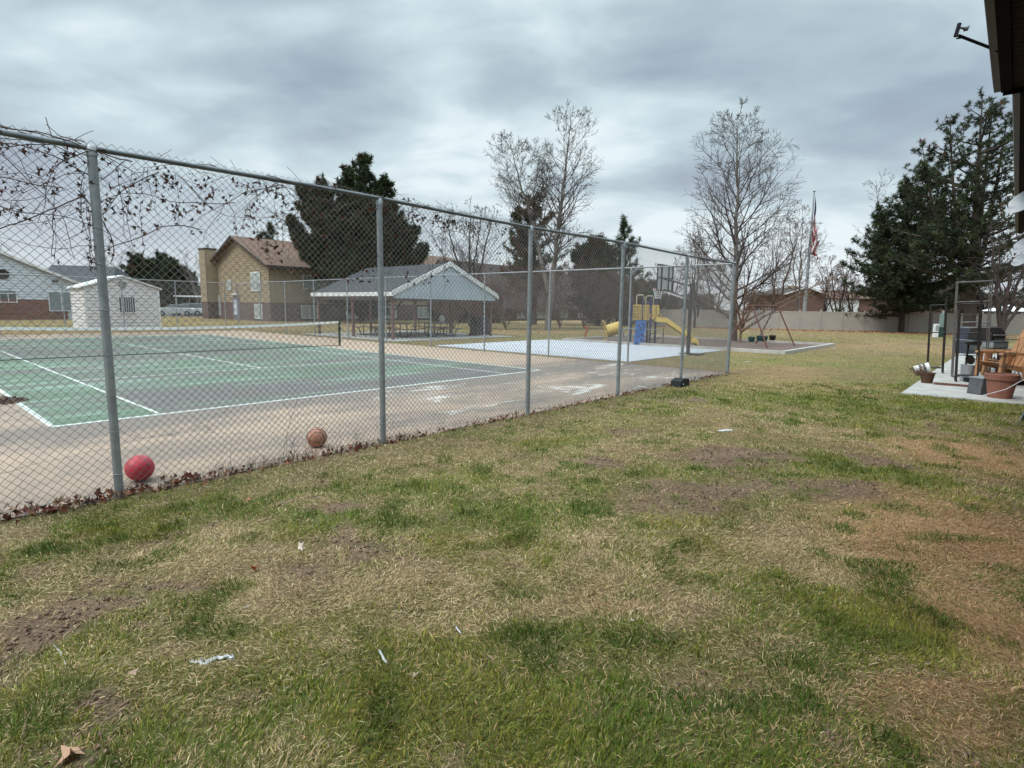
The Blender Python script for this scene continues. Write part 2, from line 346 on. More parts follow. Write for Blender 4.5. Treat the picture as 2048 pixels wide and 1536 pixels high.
# grass blades
def blades(N,y0,y1,dens_pow,wk,seed):
    r=np.random.RandomState(seed)
    # sample Y with pdf ~ Y^(1-dens_pow)
    e=2-dens_pow; q=r.rand(N); Y=(y0**e+q*(y1**e-y0**e))**(1/e); X=(r.rand(N)*2-1)*(1.16*Y+.6)
    u=CT*(X-OX)+ST*(Y-OY); v=-ST*(X-OX)+CT*(Y-OY)
    ok=~((v>-4.02-.05*r.rand(N))&(v<28.2)&(u>-6.9)&(u<14.68)) & ~((u>13.25)&(v<-8.2)) & ~((u>15.05)&(u<23.25)&(v>-.5)&(v<9.4)) & ~((u>23.3)&(u<31.8)&(v>-2.9)&(v<8.3)) & ~((u>15.4)&(u<24.4)&(v>12.6)&(v<22))
    w,a,b,c=cover(X,Y)
    keep=r.rand(N)<np.clip(1.15-1.15*w['S']+.5*(fbm(X,Y,6,61,2)-.5),.07,1); ok&=keep
    X,Y=X[ok],Y[ok]; w={k:w[k][ok] for k in w}; a,b,c=a[ok],b[ok],c[ok]; n=len(X)
    s=w['G']+w['T']+w['R']+.35*w['S']; p=r.rand(n)*s
    isG=(p<w['G'])&(r.rand(n)<.84); isR=(~isG)&(p<w['G']+w['R']); 
    gd=fbm(X,Y,1.1,41,3); tall=np.clip((w['G']-.4)*2.2,0,1)*.8+.35*np.clip((vnoise(X,Y,4.3,81)-.66)*6,0,1)
    t=r.rand(n)[:,None]; yel=np.clip(r.rand(n)*1.1+2.0*(.5-gd),0,1)[:,None]
    colG=CG*(1-yel)+CO*yel; colT=CTn*(1-t)+CP*t; colR=CR*(1-t*.7)+CTn*t*.7
    tf=np.clip((vnoise(X,Y,4.3,81)-.66)*6,0,1)[:,None]*.7; colG=colG*(1-tf)+np.array([.048,.095,.014])*tf
    col=np.where(isG[:,None],colG,np.where(isR[:,None],colR,colT))*(.48+1.05*r.rand(n)**1.2)[:,None]
    dk=np.array([.30,.26,.22]); mud=(r.rand(n)<.3*w['S'])[:,None]; col=np.where(mud,col*dk*1.6,col)
    L=np.where(isG,.014+.024*r.rand(n)+.036*tall*r.rand(n),.014+.030*r.rand(n))*(.8+.5*b)
    L=L*(1+.035*Y)
    lean=np.where(isG,.35+1.1*r.rand(n),.8+2.4*r.rand(n)); flat=(~isG)&(r.rand(n)<.30); lean=np.where(flat,4+4*r.rand(n),lean); L=np.where(flat,L*1.25,L); H=L/np.sqrt(1+lean**2)
    an=r.rand(n)*2*PI+ .0; fl=fbm(X,Y,1.5,51,2)*2*PI*2; an=np.where(r.rand(n)<.5,an,fl+r.randn(n)*.6)
    dx,dy=np.cos(an),np.sin(an); W_=(.0009+.0010*r.rand(n))*(1+wk*Y)
    Z=hump(X,Y)-.003+np.where(flat,.004+.014*r.rand(n)*(1-w['S']),0)
    ph=r.rand(n)*PI; px_,py_=np.cos(ph)*W_,np.sin(ph)*W_
    P=np.zeros((n,5,3)); 
    P[:,0]=np.stack([X-px_,Y-py_,Z],1); P[:,1]=np.stack([X+px_,Y+py_,Z],1)
    mh=H*(.62+.1*r.rand(n)); mo=H*lean*(.38+.12*r.rand(n))
    P[:,2]=np.stack([X+dx*mo+px_*.8,Y+dy*mo+py_*.8,Z+mh],1); P[:,3]=np.stack([X+dx*mo-px_*.8,Y+dy*mo-py_*.8,Z+mh],1)
    P[:,4]=np.stack([X+dx*H*lean,Y+dy*H*lean,Z+H*(1-.25*np.clip(lean-.6,0,1))],1)
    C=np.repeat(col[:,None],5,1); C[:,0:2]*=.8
    return P.reshape(-1,3),C.reshape(-1,3)
import os
GQ=float(os.environ.get('GQ','1'))
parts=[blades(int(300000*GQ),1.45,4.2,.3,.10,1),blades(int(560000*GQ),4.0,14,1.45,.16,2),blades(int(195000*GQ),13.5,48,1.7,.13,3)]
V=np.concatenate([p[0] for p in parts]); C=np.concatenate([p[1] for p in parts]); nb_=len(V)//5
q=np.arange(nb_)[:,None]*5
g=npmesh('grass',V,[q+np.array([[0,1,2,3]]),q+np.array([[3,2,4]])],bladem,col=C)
tag(g,'patchy winter lawn grass, green tufts among tan and rust coloured dead blades','grass',kind='stuff')
# crumbs of dry soil on the bare patches
r=np.random.RandomState(77); n=260000; Y=(1.5**.7+r.rand(n)*(15**.7-1.5**.7))**(1/.7); X=(r.rand(n)*2-1)*(1.1*Y+.4)
u=CT*(X-OX)+ST*(Y-OY); v=-ST*(X-OX)+CT*(Y-OY); w,_,_,_=cover(X,Y)
ok=(v<-4.1)&~((u>13.25)&(v<-8.2))&(r.rand(n)<np.clip((w['S']-.22)*.8,0,1)); X,Y=X[ok],Y[ok]; n=len(X); S=(.0035+.010*r.rand(n)**3)*(1+.05*Y)
o6=np.array([[1,0,0],[-1,0,0],[0,1,0],[0,-1,0],[0,0,1],[0,0,-1.]]); P=np.stack([X,Y,hump(X,Y)+S*.25],1)[:,None]+o6[None]*S[:,None,None]*(.55+.8*r.rand(n,6,1))+S[:,None,None]*.3*r.randn(n,6,3)
f8=np.array([[0,2,4],[2,1,4],[1,3,4],[3,0,4],[2,0,5],[1,2,5],[3,1,5],[0,3,5]]); C=np.repeat((CS*(.55+.9*r.rand(n,1)))[:,None],6,1)
tag(npmesh('soil_crumbs',P.reshape(-1,3),(np.arange(n)[:,None,None]*6+f8[None]).reshape(-1,3),attr_mat('soil_tones',.95,0,.05),col=C.reshape(-1,3)),'crumbs of dry brown soil on the bare patches of the lawn','soil crumbs',kind='stuff')
print('blades',nb_,'crumbs',n)
# ---------------------------------------------------------------- tennis court
def court_mat():
    m,n,b=nt('court_green_worn'); b.inputs['Roughness'].default_value=.8
    s1=noise(n,coords(n,(.13,.55,1)),1.0,7,.6,.6); s2=noise(n,coords(n,(.22,1.7,1)),1.0,7,.65,.3); s3=noise(n,coords(n,(1,3,1)),2.2,6,.7)
    t=n.nodes.new('ShaderNodeTexCoord'); s=n.nodes.new('ShaderNodeSeparateXYZ'); lk(n,t.outputs['Object'],s.inputs[0])
    a=math_(n,'ADD',math_(n,'MULTIPLY',s1,.75),math_(n,'MULTIPLY',s3,.25))
    a=math_(n,'ADD',a,math_(n,'MULTIPLY',math_(n,'MULTIPLY',ramp(n,s.outputs[1],3.2,1.2),ramp(n,s.outputs[0],1.3,1.7)),.10)); a=math_(n,'SUBTRACT',a,math_(n,'MULTIPLY',ramp(n,s.outputs[0],1.5,1.3),.05))
    c=mixc(n,ramp(n,a,.43,.53),(.090,.134,.088),(.108,.098,.092))
    c=mixc(n,math_(n,'MULTIPLY',ramp(n,s2,.50,.66),math_(n,'SUBTRACT',1,math_(n,'MULTIPLY',ramp(n,a,.5,.6),.75))),c,(.185,.27,.205))
    c=mixc(n,math_(n,'MULTIPLY',ramp(n,noise(n,coords(n,(.5,2.5,1)),1.3,8,.7),.60,.68),.7),c,(.32,.37,.30))
    lk(n,c,b.inputs['Base Color']); bump(n,b,noise(n,coords(n),60,4),.2,.004); return m
def apron_mat():
    m,n,b=nt('apron_worn'); b.inputs['Roughness'].default_value=.85
    t=n.nodes.new('ShaderNodeTexCoord'); s=n.nodes.new('ShaderNodeSeparateXYZ'); lk(n,t.outputs['Object'],s.inputs[0]); U_,V_=s.outputs[0],s.outputs[1]
    s1=noise(n,coords(n,(.35,.8,1)),1.0,7,.6,.4); s3=noise(n,coords(n,(1,1.5,1)),3.5,7,.7)
    a=math_(n,'ADD',math_(n,'MULTIPLY',s1,.72),math_(n,'MULTIPLY',s3,.28))
    # dark stained band beside the near baseline and near the far right corner
    band=math_(n,'MULTIPLY',ramp(n,V_,-1.15,-.25),ramp(n,V_,.6,-.1)); cor=math_(n,'MULTIPLY',ramp(n,U_,9.0,11.8),ramp(n,V_,2.2,-.6))
    a=math_(n,'ADD',a,math_(n,'MULTIPLY',band,.16)); a=math_(n,'ADD',a,math_(n,'MULTIPLY',cor,.06))
    a=math_(n,'SUBTRACT',a,math_(n,'MULTIPLY',ramp(n,U_,11.0,11.4),math_(n,'MULTIPLY',ramp(n,V_,1.5,3),.2)))
    c=mixc(n,ramp(n,a,.40,.60),(.335,.245,.180),(.165,.135,.115))
    sc=noise(n,coords(n,(.45,1.3,1)),1.0,10,.78,.8)
    reg=math_(n,'MULTIPLY',ramp(n,U_,1.5,5.5),ramp(n,V_,.2,-.6))
    k=math_(n,'MULTIPLY',ramp(n,math_(n,'ADD',sc,math_(n,'MULTIPLY',reg,.10)),.66,.70),math_(n,'ADD',math_(n,'MULTIPLY',reg,.85),.1))
    c=mixc(n,k,c,(.50,.47,.44))
    vo=n.nodes.new('ShaderNodeTexVoronoi'); vo.feature='DISTANCE_TO_EDGE'; vo.inputs['Scale'].default_value=.22
    nw=n.nodes.new('ShaderNodeTexNoise'); nw.inputs['Scale'].default_value=1.1; nw.inputs['Detail'].default_value=6; lk(n,coords(n),nw.inputs['Vector'])
    va=n.nodes.new('ShaderNodeVectorMath'); va.operation='ADD'; lk(n,coords(n),va.inputs[0]); lk(n,nw.outputs['Color'],va.inputs[1]); lk(n,va.outputs[0],vo.inputs['Vector'])
    c=mixc(n,math_(n,'MULTIPLY',ramp(n,vo.outputs['Distance'],.0045,.001),.6),c,(.06,.05,.045))
    lk(n,c,b.inputs['Base Color']); bump(n,b,noise(n,coords(n),80,4),.2,.004); return m
o=MB().bx(-6.9,14.72,-4.05,28.25,-.12,0).build('court_apron',apron_mat(),loc=UV(0,0,0),rotz=TH); tag(o,kind='structure')
o=MB().bx(0,10.97,0,23.77,-.02,.004).build('tennis_court_surface',court_mat(),loc=UV(0,0,0),rotz=TH); tag(o,kind='structure')
m,n,b=nt('court_line_paint'); b.inputs['Roughness'].default_value=.7
lk(n,mixc(n,ramp(n,noise(n,coords(n),9,8,.7),.42,.72),(.56,.57,.55),(.26,.30,.26)),b.inputs['Base Color'])
mb=MB(); L=lambda a,b_,c_,d_: mb.bx(a,b_,c_,d_,0.0,.008)
L(0,10.97,-.04,.06); L(0,10.97,23.71,23.81); L(-.02,.05,.06,23.71); L(10.92,10.99,.06,23.71); L(1.345,1.395,.06,23.71); L(9.575,9.625,.06,23.71)
L(1.395,9.575,5.465,5.515); L(1.395,9.575,18.265,18.315); L(5.455,5.515,5.515,11.8); L(5.455,5.515,11.97,18.255)
o=mb.build('court_lines',m,loc=UV(0,0,0),rotz=TH); tag(o,kind='structure')
# net
net=thing('tennis_net','sagging black tennis net with white top tape stretched across the worn green court','net',UV(5.485,11.885),TH)
tp=lambda x: 1.07-.155*(1-(x/6.4)**2)
mb=MB()
for s in(-1,1): 
    p=MB().tube([(s*6.4,0,0),(s*6.4,0,1.1)],.045,10); p.lathe([(.0,1.13),(.03,1.125),(.047,1.1)],(s*6.4,0,0),10); p.box((s*6.4+.0,-.06,.75),(.05,.05,.09)); p.build('net_post',greenp,net)
mb=MB(); xs=[-6.38+12.76*k/40 for k in range(41)]
for a,b_ in zip(xs,xs[1:]):
    mb.add([(a,-.012,tp(a)),(b_,-.012,tp(b_)),(b_,-.012,tp(b_)-.09),(a,-.012,tp(a)-.09),(a,.012,tp(a)),(b_,.012,tp(b_)),(b_,.012,tp(b_)-.09),(a,.012,tp(a)-.09)],[(0,1,2,3),(7,6,5,4),(0,4,5,1),(3,2,6,7)])
mb.build('top_tape',tapew,net)
P0=[];P1=[]
x=-6.36
while x<6.37: P0.append((x,0,.03));P1.append((x,0,tp(x)-.06)); x+=.046
for k in range(22):
    f=k/21
    for a,b_ in zip(xs,xs[1:]): P0.append((a,0,.03+f*(tp(a)-.09)));P1.append((b_,0,.03+f*(tp(b_)-.09)))
Vn,Fn=segtubes(P0,P1,np.full(len(P0),.002),np.full(len(P0),.002),3); npmesh('netting',Vn,Fn,black,net)
MB().tube([(-6.38,0,.03),(6.38,0,.03)],.012,6).build('bottom_cord',black,net)
#PART3
# ---------------------------------------------------------------- chain-link fences
FH=3.05
def woven(L,z0,z1,w,r,n):
    """zigzag wires of a chain-link fabric in the local XZ plane, x 0..L"""
    nw=int(L/(w/2)); nz=int((z1-z0)/(w/2)); k=np.arange(nw)[:,None]; j=np.arange(nz+1)[None]
    right=((j+k)%2)
    x=(k+right)*w/2; z=z0+j*w/2+0*k; y=np.where(right==1,r*.9,-r*.9)+.012*np.sin(x*2.1)*np.sin(z*1.3)
    x=x+.006*np.sin(z*2.7+x*1.1)
    P=np.stack([x,y,z],-1); V=[]
    for q in range(n):
        a=2*PI*q/n+PI/4; V.append(P+np.array([math.cos(a)*r*1.25,math.sin(a)*r,0]))
    V=np.stack(V,2) # nw,nz+1,n,3
    base=(np.arange(nw)[:,None]*(nz+1)+np.arange(nz)[None]).ravel()[:,None]*n
    Fs=np.concatenate([base+np.array([[q,(q+1)%n,n+(q+1)%n,n+q]]) for q in range(n)])
    return V.reshape(-1,3),Fs
def straight_mesh(L,z0,z1,w,r):
    P0=[];P1=[];H=z1-z0; s=-H
    while s<L:
        for sg in(1,-1):
            a,b=(s,z0),(s+H,z1)
            if s<0: a=(0,z0-s)
            if s+H>L: b=(L,z0+L-s)
            if sg==-1: a=(a[0],z1-(a[1]-z0)); b=(b[0],z1-(b[1]-z0))
            if b[0]-a[0]>.02: P0.append((a[0],sg*r,a[1])); P1.append((b[0],sg*r,b[1]))
        s+=w
    return segtubes(P0,P1,np.full(len(P0),r),np.full(len(P0),r),3)
def post(x,y,h,r,parent,m=galv,ties=True,name='fence_post'):
    mb=MB().tube([(x,y,-.1),(x,y,h)],r,14)
    mb.lathe([(r*1.12,h-.06),(r*1.12,h),(r*.8,h+.025),(0,h+.035)],(x,y,0),14)
    mb.lathe([(r*1.12,h-.06),(r,h-.06)],(x,y,0),14)
    if ties:
        z=.25
        while z<h-.2:
            dz=rnd.uniform(-.04,.04)
            mb.tube([(x+r*1.08*math.cos(a),y+r*1.08*math.sin(a),z+dz+.006*math.sin(a*2)) for a in [2*PI*q/12 for q in range(13)]],.0028,4,False)
            mb.tube([(x+r,y+.01,z+dz),(x+r+.01,y+.045,z+dz+.02)],.0028,4)
            z+=.36
    return mb.build(name,m,parent,smooth=True)
nf=thing('chain_link_fence','tall weathered chain link fence nearest the lawn, dead vines on its left end','chain link fence',UV(-5,-3.97),TH)
LN=19.5
for u in(-3.25,-.19,2.70,5.60,8.47,11.39): post(u+5,-.046,FH-.02,.037,nf)
post(LN,0,FH+.02,.048,nf,name='corner_post')
MB().tube([(x,-.046+.004*math.sin(x*3),FH-.005+.012*math.sin(x*1.03+.4)) for x in [LN*k/40 for k in range(41)]],.0235,12).build('top_rail',galv_old,nf,smooth=True)
Vn,Fn=woven(LN,.03,FH+.085,.0725,.0025,4); npmesh('chain_link_mesh',Vn,Fn,wire,nf)
MB().tube([(0,.004,.05),(LN,.004,.05)],.003,5).build('tension_wire',wire,nf)
rf=thing('chain_link_fence','chain link fence receding from the near corner post along the right side of the court','chain link fence',UV(14.5,-3.97),TH+PI/2)
for k in range(1,11): post(k*3.22,.0,FH-.02,.03,rf,ties=k<4)
MB().tube([(0,0,FH),(32.2,0,FH)],.021,10).build('top_rail',galv,rf,smooth=True)
Vn,Fn=straight_mesh(32.2,.04,FH+.03,.0725,.0019); npmesh('chain_link_mesh',Vn,Fn,wire_far,rf,loc=(0,-.035,0))
bf=thing('chain_link_fence','chain link fence behind the far baseline, passing in front of the white shed','chain link fence',UV(-7,28.2),TH)
for u in(-5.4,-2.7,0.05,2.75,5.4,8.1,10.86,13.7): post(u+7,0,FH-.02,.03,bf,ties=False)
MB().tube([(0,0,FH),(21.6,0,FH)],.02,8).build('top_rail',galv,bf,smooth=True)
Vn,Fn=straight_mesh(21.6,.04,FH+.03,.0725,.0019); npmesh('chain_link_mesh',Vn,Fn,wire_far,bf,loc=(0,-.03,0))
# ---------------------------------------------------------------- dead vine on the fence
def leafcloud(C,N_,size,curl,cols,seed,lobes=5,flat=False):
    """curled dry leaves: C centres (n,3)"""
    r=np.random.RandomState(seed); n=len(C); k=lobes*2; S=size*(.6+.8*r.rand(n))
    a=np.linspace(0,2*PI,k,endpoint=False)[None]+.15*r.randn(n,k); rad=np.where(np.arange(k)%2==0,1,.45)[None]*(.8+.4*r.rand(n,k))
    S=S*1.0; x=rad*np.cos(a)*S[:,None]; y=rad*np.sin(a)*S[:,None]*.75; z=curl*S[:,None]*(rad**2)*np.cos(a*2+r.rand(n,1)*6)+.2*curl*S[:,None]*r.randn(n,k)
    P=np.concatenate([np.zeros((n,1,3)),np.stack([x,y,z],-1)],1)
    if flat: e=r.randn(n,3)*np.array([.35,.35,3])
    else: e=r.rand(n,3)*2*PI
    cx,sx=np.cos(e[:,0]),np.sin(e[:,0]);cy,sy=np.cos(e[:,1]),np.sin(e[:,1]);cz,sz=np.cos(e[:,2]),np.sin(e[:,2])
    o=np.zeros(n);I=np.ones(n)
    Rx=np.stack([I,o,o,o,cx,-sx,o,sx,cx],1).reshape(n,3,3);Ry=np.stack([cy,o,sy,o,I,o,-sy,o,cy],1).reshape(n,3,3);Rz=np.stack([cz,-sz,o,sz,cz,o,o,o,I],1).reshape(n,3,3)
    M_=np.einsum('nij,njk,nkl->nil',Rz,Ry,Rx); P=np.einsum('nij,nkj->nki',M_,P)+np.asarray(C)[:,None]
    f=np.arange(n)[:,None,None]*(k+1)+np.array([[0,1+q,1+(q+1)%k] for q in range(k)])[None]
    cc=np.array(cols)[r.randint(0,len(cols),n)]*(.7+.6*r.rand(n,1)); col=np.repeat(cc[:,None],k+1,1)
    return P.reshape(-1,3),f.reshape(-1,3),col.reshape(-1,3)
vr=random.Random(12)
vine=thing('dead_vine','leafless tangled climbing vine with shrivelled dark leaves under the near fence rail','vine',UV(-5,-3.97),TH)
S0=[];S1=[];q0=[];q1=[];LC=[]
def stem(x,z,ang,L,r,depth=0):
    st=.05; y=vr.choice((-.07,-.03,.03,.05)); cur=vr.uniform(-.8,.8); n_=int(L/st)
    for i in range(n_):
        cur+=vr.uniform(-.9,.9)*.55; cur*=.94; ang+=cur*st*.75+vr.gauss(0,.13)
        if z>FH+.07+.05*(depth>0): return
        ang-=.02*math.copysign(1,math.cos(ang))*(1 if z>2.3 else 0)
        if z<2.15: return
        nx_=x+math.cos(ang)*st; nz=z+math.sin(ang)*st; ny_=y+vr.uniform(-.01,.01); ny_=max(-.1,min(.08,ny_))
        if nx_<.2 or nx_>LN-.3: return
        S0.append((x,y,z));S1.append((nx_,ny_,nz)); rr=r*(1-.6*i/n_); q0.append(rr);q1.append(rr*.97)
        x,y,z=nx_,ny_,nz
        if depth<2 and vr.random()<.085: stem(x,z,ang+vr.choice((-1,1))*vr.uniform(.4,1.3),L*vr.uniform(.25,.6),r*.6,depth+1)
        if vr.random()<(.05 if depth else .02):
            for q in range(vr.randint(2,6)): LC.append((x+vr.gauss(0,.035),y+vr.gauss(0,.02),z-.03-abs(vr.gauss(0,.06))))
for k in range(62):
    x=abs(vr.betavariate(1.3,1.9))*9.2+1.6; z=FH-vr.random()**1.5*.62
    if x>6.2: z=FH-vr.random()*.4
    stem(x,z,vr.choice((-.25,PI+.25))+vr.uniform(-.6,.5),vr.uniform(.8,2.6)*(1 if x<7 else .6),vr.uniform(.0025,.0055))
for k in range(26):  # twined along the rail
    x=vr.uniform(1.4,9.5); stem(x,FH+.03,vr.choice((0,PI))+vr.uniform(-.1,.1),vr.uniform(.5,1.3),.0045,1)
for k in range(190):
    x=1.5+8.6*vr.random()**1.15; z=FH-.05-abs(vr.gauss(0,.22))*(1.25-x/11)
    for q in range(vr.randint(2,6)): LC.append((x+vr.gauss(0,.03),-.03+vr.gauss(0,.03),z-q*.022))
for k in range(34):  # hanging tails
    x=vr.uniform(2.2,8.8); z0=FH-vr.uniform(.1,.7); 
    for i in range(vr.randint(4,13)):
        nx_=x+vr.uniform(-.015,.015); S0.append((x,-.04,z0));S1.append((nx_,-.04,z0-.06));q0.append(.002);q1.append(.0018); x=nx_; z0-=.06
        if vr.random()<.6: LC.append((x+vr.gauss(0,.02),-.04,z0-.02))
for cx,cz,k in((3.0,2.35,26),(3.35,2.7,22),(3.05,2.8,20),(3.5,2.0,20),(3.65,2.05,16),(6.3,2.35,26),(6.1,2.55,14),(6.5,2.6,12),(5.0,2.65,12),(7.6,2.35,12),(8.0,2.75,10),(6.9,2.72,10),(5.7,2.8,12),(2.6,2.85,12),(4.15,2.5,10)):
    for q in range(k): LC.append((cx+vr.gauss(0,.06),-.05+vr.gauss(0,.02),cz+vr.gauss(0,.09)))
LC=[q for q in LC if q[2]>2.0 or q[0]<3.6]
Vn,Fn=segtubes(S0,S1,q0,q1,4); npmesh('stems',Vn,Fn,mat('vine_bark',(.12,.085,.07),.9,0,(.05,.035,.03),6),vine)
Vn,Fn,Cn=leafcloud(np.array(LC),0,.025,.6,[(.055,.03,.025),(.10,.035,.03),(.05,.035,.03),(.12,.07,.045)],3); npmesh('dried_leaves_or_seeds',Vn,Fn,leafm,vine,col=Cn)
# ---------------------------------------------------------------- litter and weeds at the foot of the fence
r_=np.random.RandomState(5)
def line_pts(n,u0,u1,vm,sv,dens=None):
    u=u0+(u1-u0)*r_.rand(n)
    if dens is not None: u=u[r_.rand(n)<dens(u)]
    v=vm+sv*r_.randn(len(u)); return u,v
def uvxy(u,v): return OX+CT*u-ST*v,OY+ST*u+CT*v
dens=lambda u: np.clip(np.where(u<.6,1,np.where(u<2.3,.6,.42+.2*np.sin(u*3))),0,1)
u,v=line_pts(2000,-4.8,14.5,-4.06,.085,dens); x,y=uvxy(u,v)
z=np.maximum(hump(x,y),0)+.012+.03*r_.rand(len(u))*(1+1.2*(u<.8))
big=(u<.7); Vn,Fn,Cn=leafcloud(np.stack([x,y,z],1),0,.030*np.where(big,1.35,1),.45,[(.16,.055,.04),(.26,.11,.06),(.34,.2,.12),(.10,.04,.03),(.44,.32,.23),(.08,.05,.04),(.2,.07,.04)],4,flat=False)
tag(npmesh('leaf_litter',Vn,Fn,leafm,col=Cn),'drift of brown and red dead leaves along the foot of the near fence','leaf litter',kind='stuff')
u=np.concatenate([r_.rand(900)*19-4.8,r_.rand(500)*2-3,r_.rand(350)*1.2+.6,r_.rand(300)*1.3+2.0]); v=-4.0+.05*r_.randn(len(u)); x,y=uvxy(u,v); n=len(u)
hh=np.clip(.05+.12*r_.rand(n)**2+.28*(r_.rand(n)<.05),0,.5); P0=[];P1=[];A=[];B=[]
cx,cy,cz=x.copy(),y.copy(),np.zeros(n); ang=r_.rand(n)*6.28; ln=.2+.5*r_.rand(n)
for k in range(4):
    nx_=cx+np.cos(ang)*ln*hh/4*(.5+k*.4)+.006*r_.randn(n); ny_=cy+np.sin(ang)*ln*hh/4*(.5+k*.4)+.006*r_.randn(n); nz=cz+hh/4
    P0.append(np.stack([cx,cy,cz],1));P1.append(np.stack([nx_,ny_,nz],1));A.append(np.full(n,.0016*(1-.2*k)));B.append(np.full(n,.0016*(.8-.2*k)));cx,cy,cz=nx_,ny_,nz
Vn,Fn=segtubes(np.concatenate(P0),np.concatenate(P1),np.concatenate(A),np.concatenate(B),3)
o=npmesh('dead_weeds',Vn,Fn,mat('weed_stem',(.13,.085,.05),.9,0,(.06,.05,.03),8)); tag(o,'thin brown dead weed stalks growing through the foot of the near fence','weeds',kind='stuff')
# tall dead stalks on the fence fabric
wd=thing('dead_weed_stalk','tall thin dead branching stalk leaning on the fence between the two balls','weed',UV(1.35,-4.0),TH)
S0=[];S1=[];q0=[];q1=[];LC=[]
def wstalk(x,z,ang,L,r,dep):
    n_=int(L/.04)
    for i in range(n_):
        ang+=vr.uniform(-.16,.16); nx_=x+math.cos(ang)*.04; nz=z+math.sin(ang)*.04
        S0.append((x,-.02,z));S1.append((nx_,-.02,nz));q0.append(r);q1.append(r*.97);x,z=nx_,nz
        if dep<2 and vr.random()<.2: wstalk(x,z,ang+vr.choice((-.7,.7)),L*.3,r*.7,dep+1)
        if vr.random()<.14: LC.append((x,-.02,z))
for a in(1.5,1.25): wstalk(0,0,a,vr.uniform(.5,.8),.0022,1)
Vn,Fn=segtubes(S0,S1,q0,q1,3); npmesh('stems',Vn,Fn,bark_d,wd); Vn,Fn,Cn=leafcloud(np.array(LC),0,.012,.4,[(.05,.03,.025)],5); npmesh('dried_leaves_or_seeds',Vn,Fn,leafm,wd,col=Cn)  # the small dark tufts on this stalk are its seed heads, not leaves
# brown debris pile on the court, left edge
c=GP(0,805); n=900; a=r_.rand(n)*6.28; rr=r_.rand(n)**.6
x=c.x-.25+rr*np.cos(a)*.62; y=c.y+rr*np.sin(a)*.5; z=.004+.10*(1-rr)*r_.rand(n)
Vn,Fn,Cn=leafcloud(np.stack([x,y,z],1),0,.034,.4,[(.12,.075,.06),(.18,.12,.09),(.08,.05,.045),(.26,.19,.15)],9)
o=npmesh('leaf_pile',Vn,Fn,leafm,col=Cn); tag(o,'low heap of brown leaves and twigs lying on the court beside the left sideline','leaf pile',kind='stuff')
# ---------------------------------------------------------------- balls
bm_=mat('red_rubber',(.50,.018,.045),.55,0,(.33,.05,.06),14,bs=.15)
c=GP(268,968); bl=thing('playground_ball','half deflated red rubber ball resting on the court behind the leftmost fence post','ball',(c.x,c.y+.1,.0),TH)
pr=[(math.sin(PI*k/24)*.128,.130-math.cos(PI*k/24)*.130*(1 if k>12 else .96)) for k in range(25)]
MB().lathe(pr,(0,0,0),40).build('ball_skin',bm_,bl,smooth=True); MB().lathe([(0,.0),(.012,.0),(.012,.006),(0,.008)],(.04,-.11,.18),10).build('valve',blackp,bl)
c=GP(630,897); bb=thing('basketball','worn brown basketball with dark seams on the court beside the fence','basketball',(c.x,c.y+.08,.121),.4)
m,n,b=nt('basketball_skin'); b.inputs['Roughness'].default_value=.7
lk(n,mixc(n,ramp(n,noise(n,coords(n),18,6,.7),.45,.7),(.33,.13,.075),(.45,.27,.2)),b.inputs['Base Color']); bump(n,b,noise(n,coords(n),260,2),.35,.002)
MB().lathe([(math.sin(PI*k/24)*.121,-math.cos(PI*k/24)*.121) for k in range(25)],(0,0,0),40).build('ball_skin',m,bb,smooth=True)
rot=Matrix.Rotation(.25,3,'Y')@Matrix.Rotation(.35,3,'X')
for nm,fn in(('a',lambda t:(math.cos(t),math.sin(t),0)),('b',lambda t:(math.cos(t),0,math.sin(t))),('c',lambda t:(.72*math.cos(t)+.0,.70-.25*abs(math.sin(t)),math.sin(t))),('d',lambda t:(.72*math.cos(t),-.70+.25*abs(math.sin(t)),math.sin(t)))):
    MB().tube([rot@(Vector(fn(2*PI*k/48)).normalized()*.1212) for k in range(49)],.0038,5,False).build('seam',black,bb)
# black block at the foot of a fence post
c=UV(10.85,-4.25)
bk=thing('black_base_block','low black plastic block with a sloping top at the foot of the fifth fence post','plastic block',(c.x,c.y,0),TH)
MB().prism([(-.24,0),(.24,0),(.21,.17),(-.02,.19),(-.20,.14)],(-.13,.13)).build('block_shell',blackp,bk,bev=.012); MB().lathe([(0,0),(.02,0),(.02,.01),(0,.01)],(0,0,0),8,m=Matrix.Rotation(R(90),3,'X')).build('white_cap',white,bk,loc=(-.1,-.13,.06))
#PART4
# ---------------------------------------------------------------- paved and mulched areas beyond the court
def sheet(name,x0,x1,y0,y1,z0,z1,m): return tag(MB().bx(x0,x1,y0,y1,z0,z1).build(name,m,loc=UV(0,0,0),rotz=TH),kind='structure')
slabm=mat('play_slab',(.46,.47,.50),.85,0,(.38,.39,.42),.8,bs=.15,stretch=(1,.5,1))
sheet('play_court_slab',15.1,23.3,-.45,9.35,-.05,.03,slabm)
mulch=mat('bark_mulch',(.15,.10,.08),.95,0,(.08,.055,.045),9,bs=.8,bd=.03)
sheet('mulch_bed',23.45,31.7,-2.85,8.2,-.05,.035,mulch)
k=thing('concrete_kerb','pale concrete kerb framing the mulch bed round the swings and play tower','kerb',UV(0,0,0),TH)
for a in((23.3,31.85,-3.0,-2.85),(23.3,31.85,8.2,8.35),(23.3,23.45,-2.849,8.199),(31.7,31.85,-2.849,8.199)): MB().bx(*a,-.05,.14).build('kerb_run',kerbm,k)
sheet('pavilion_slab',15.5,24.3,12.7,21.9,-.05,.03,concrete)
asph=mat('asphalt',(.09,.09,.095),.9,0,(.06,.06,.065),3,bs=.3)
o=MB().bx(-16,16,-9,9,-.05,.02).build('parking_lot',asph,loc=(-52,80,0),rotz=.15); tag(o,kind='structure')
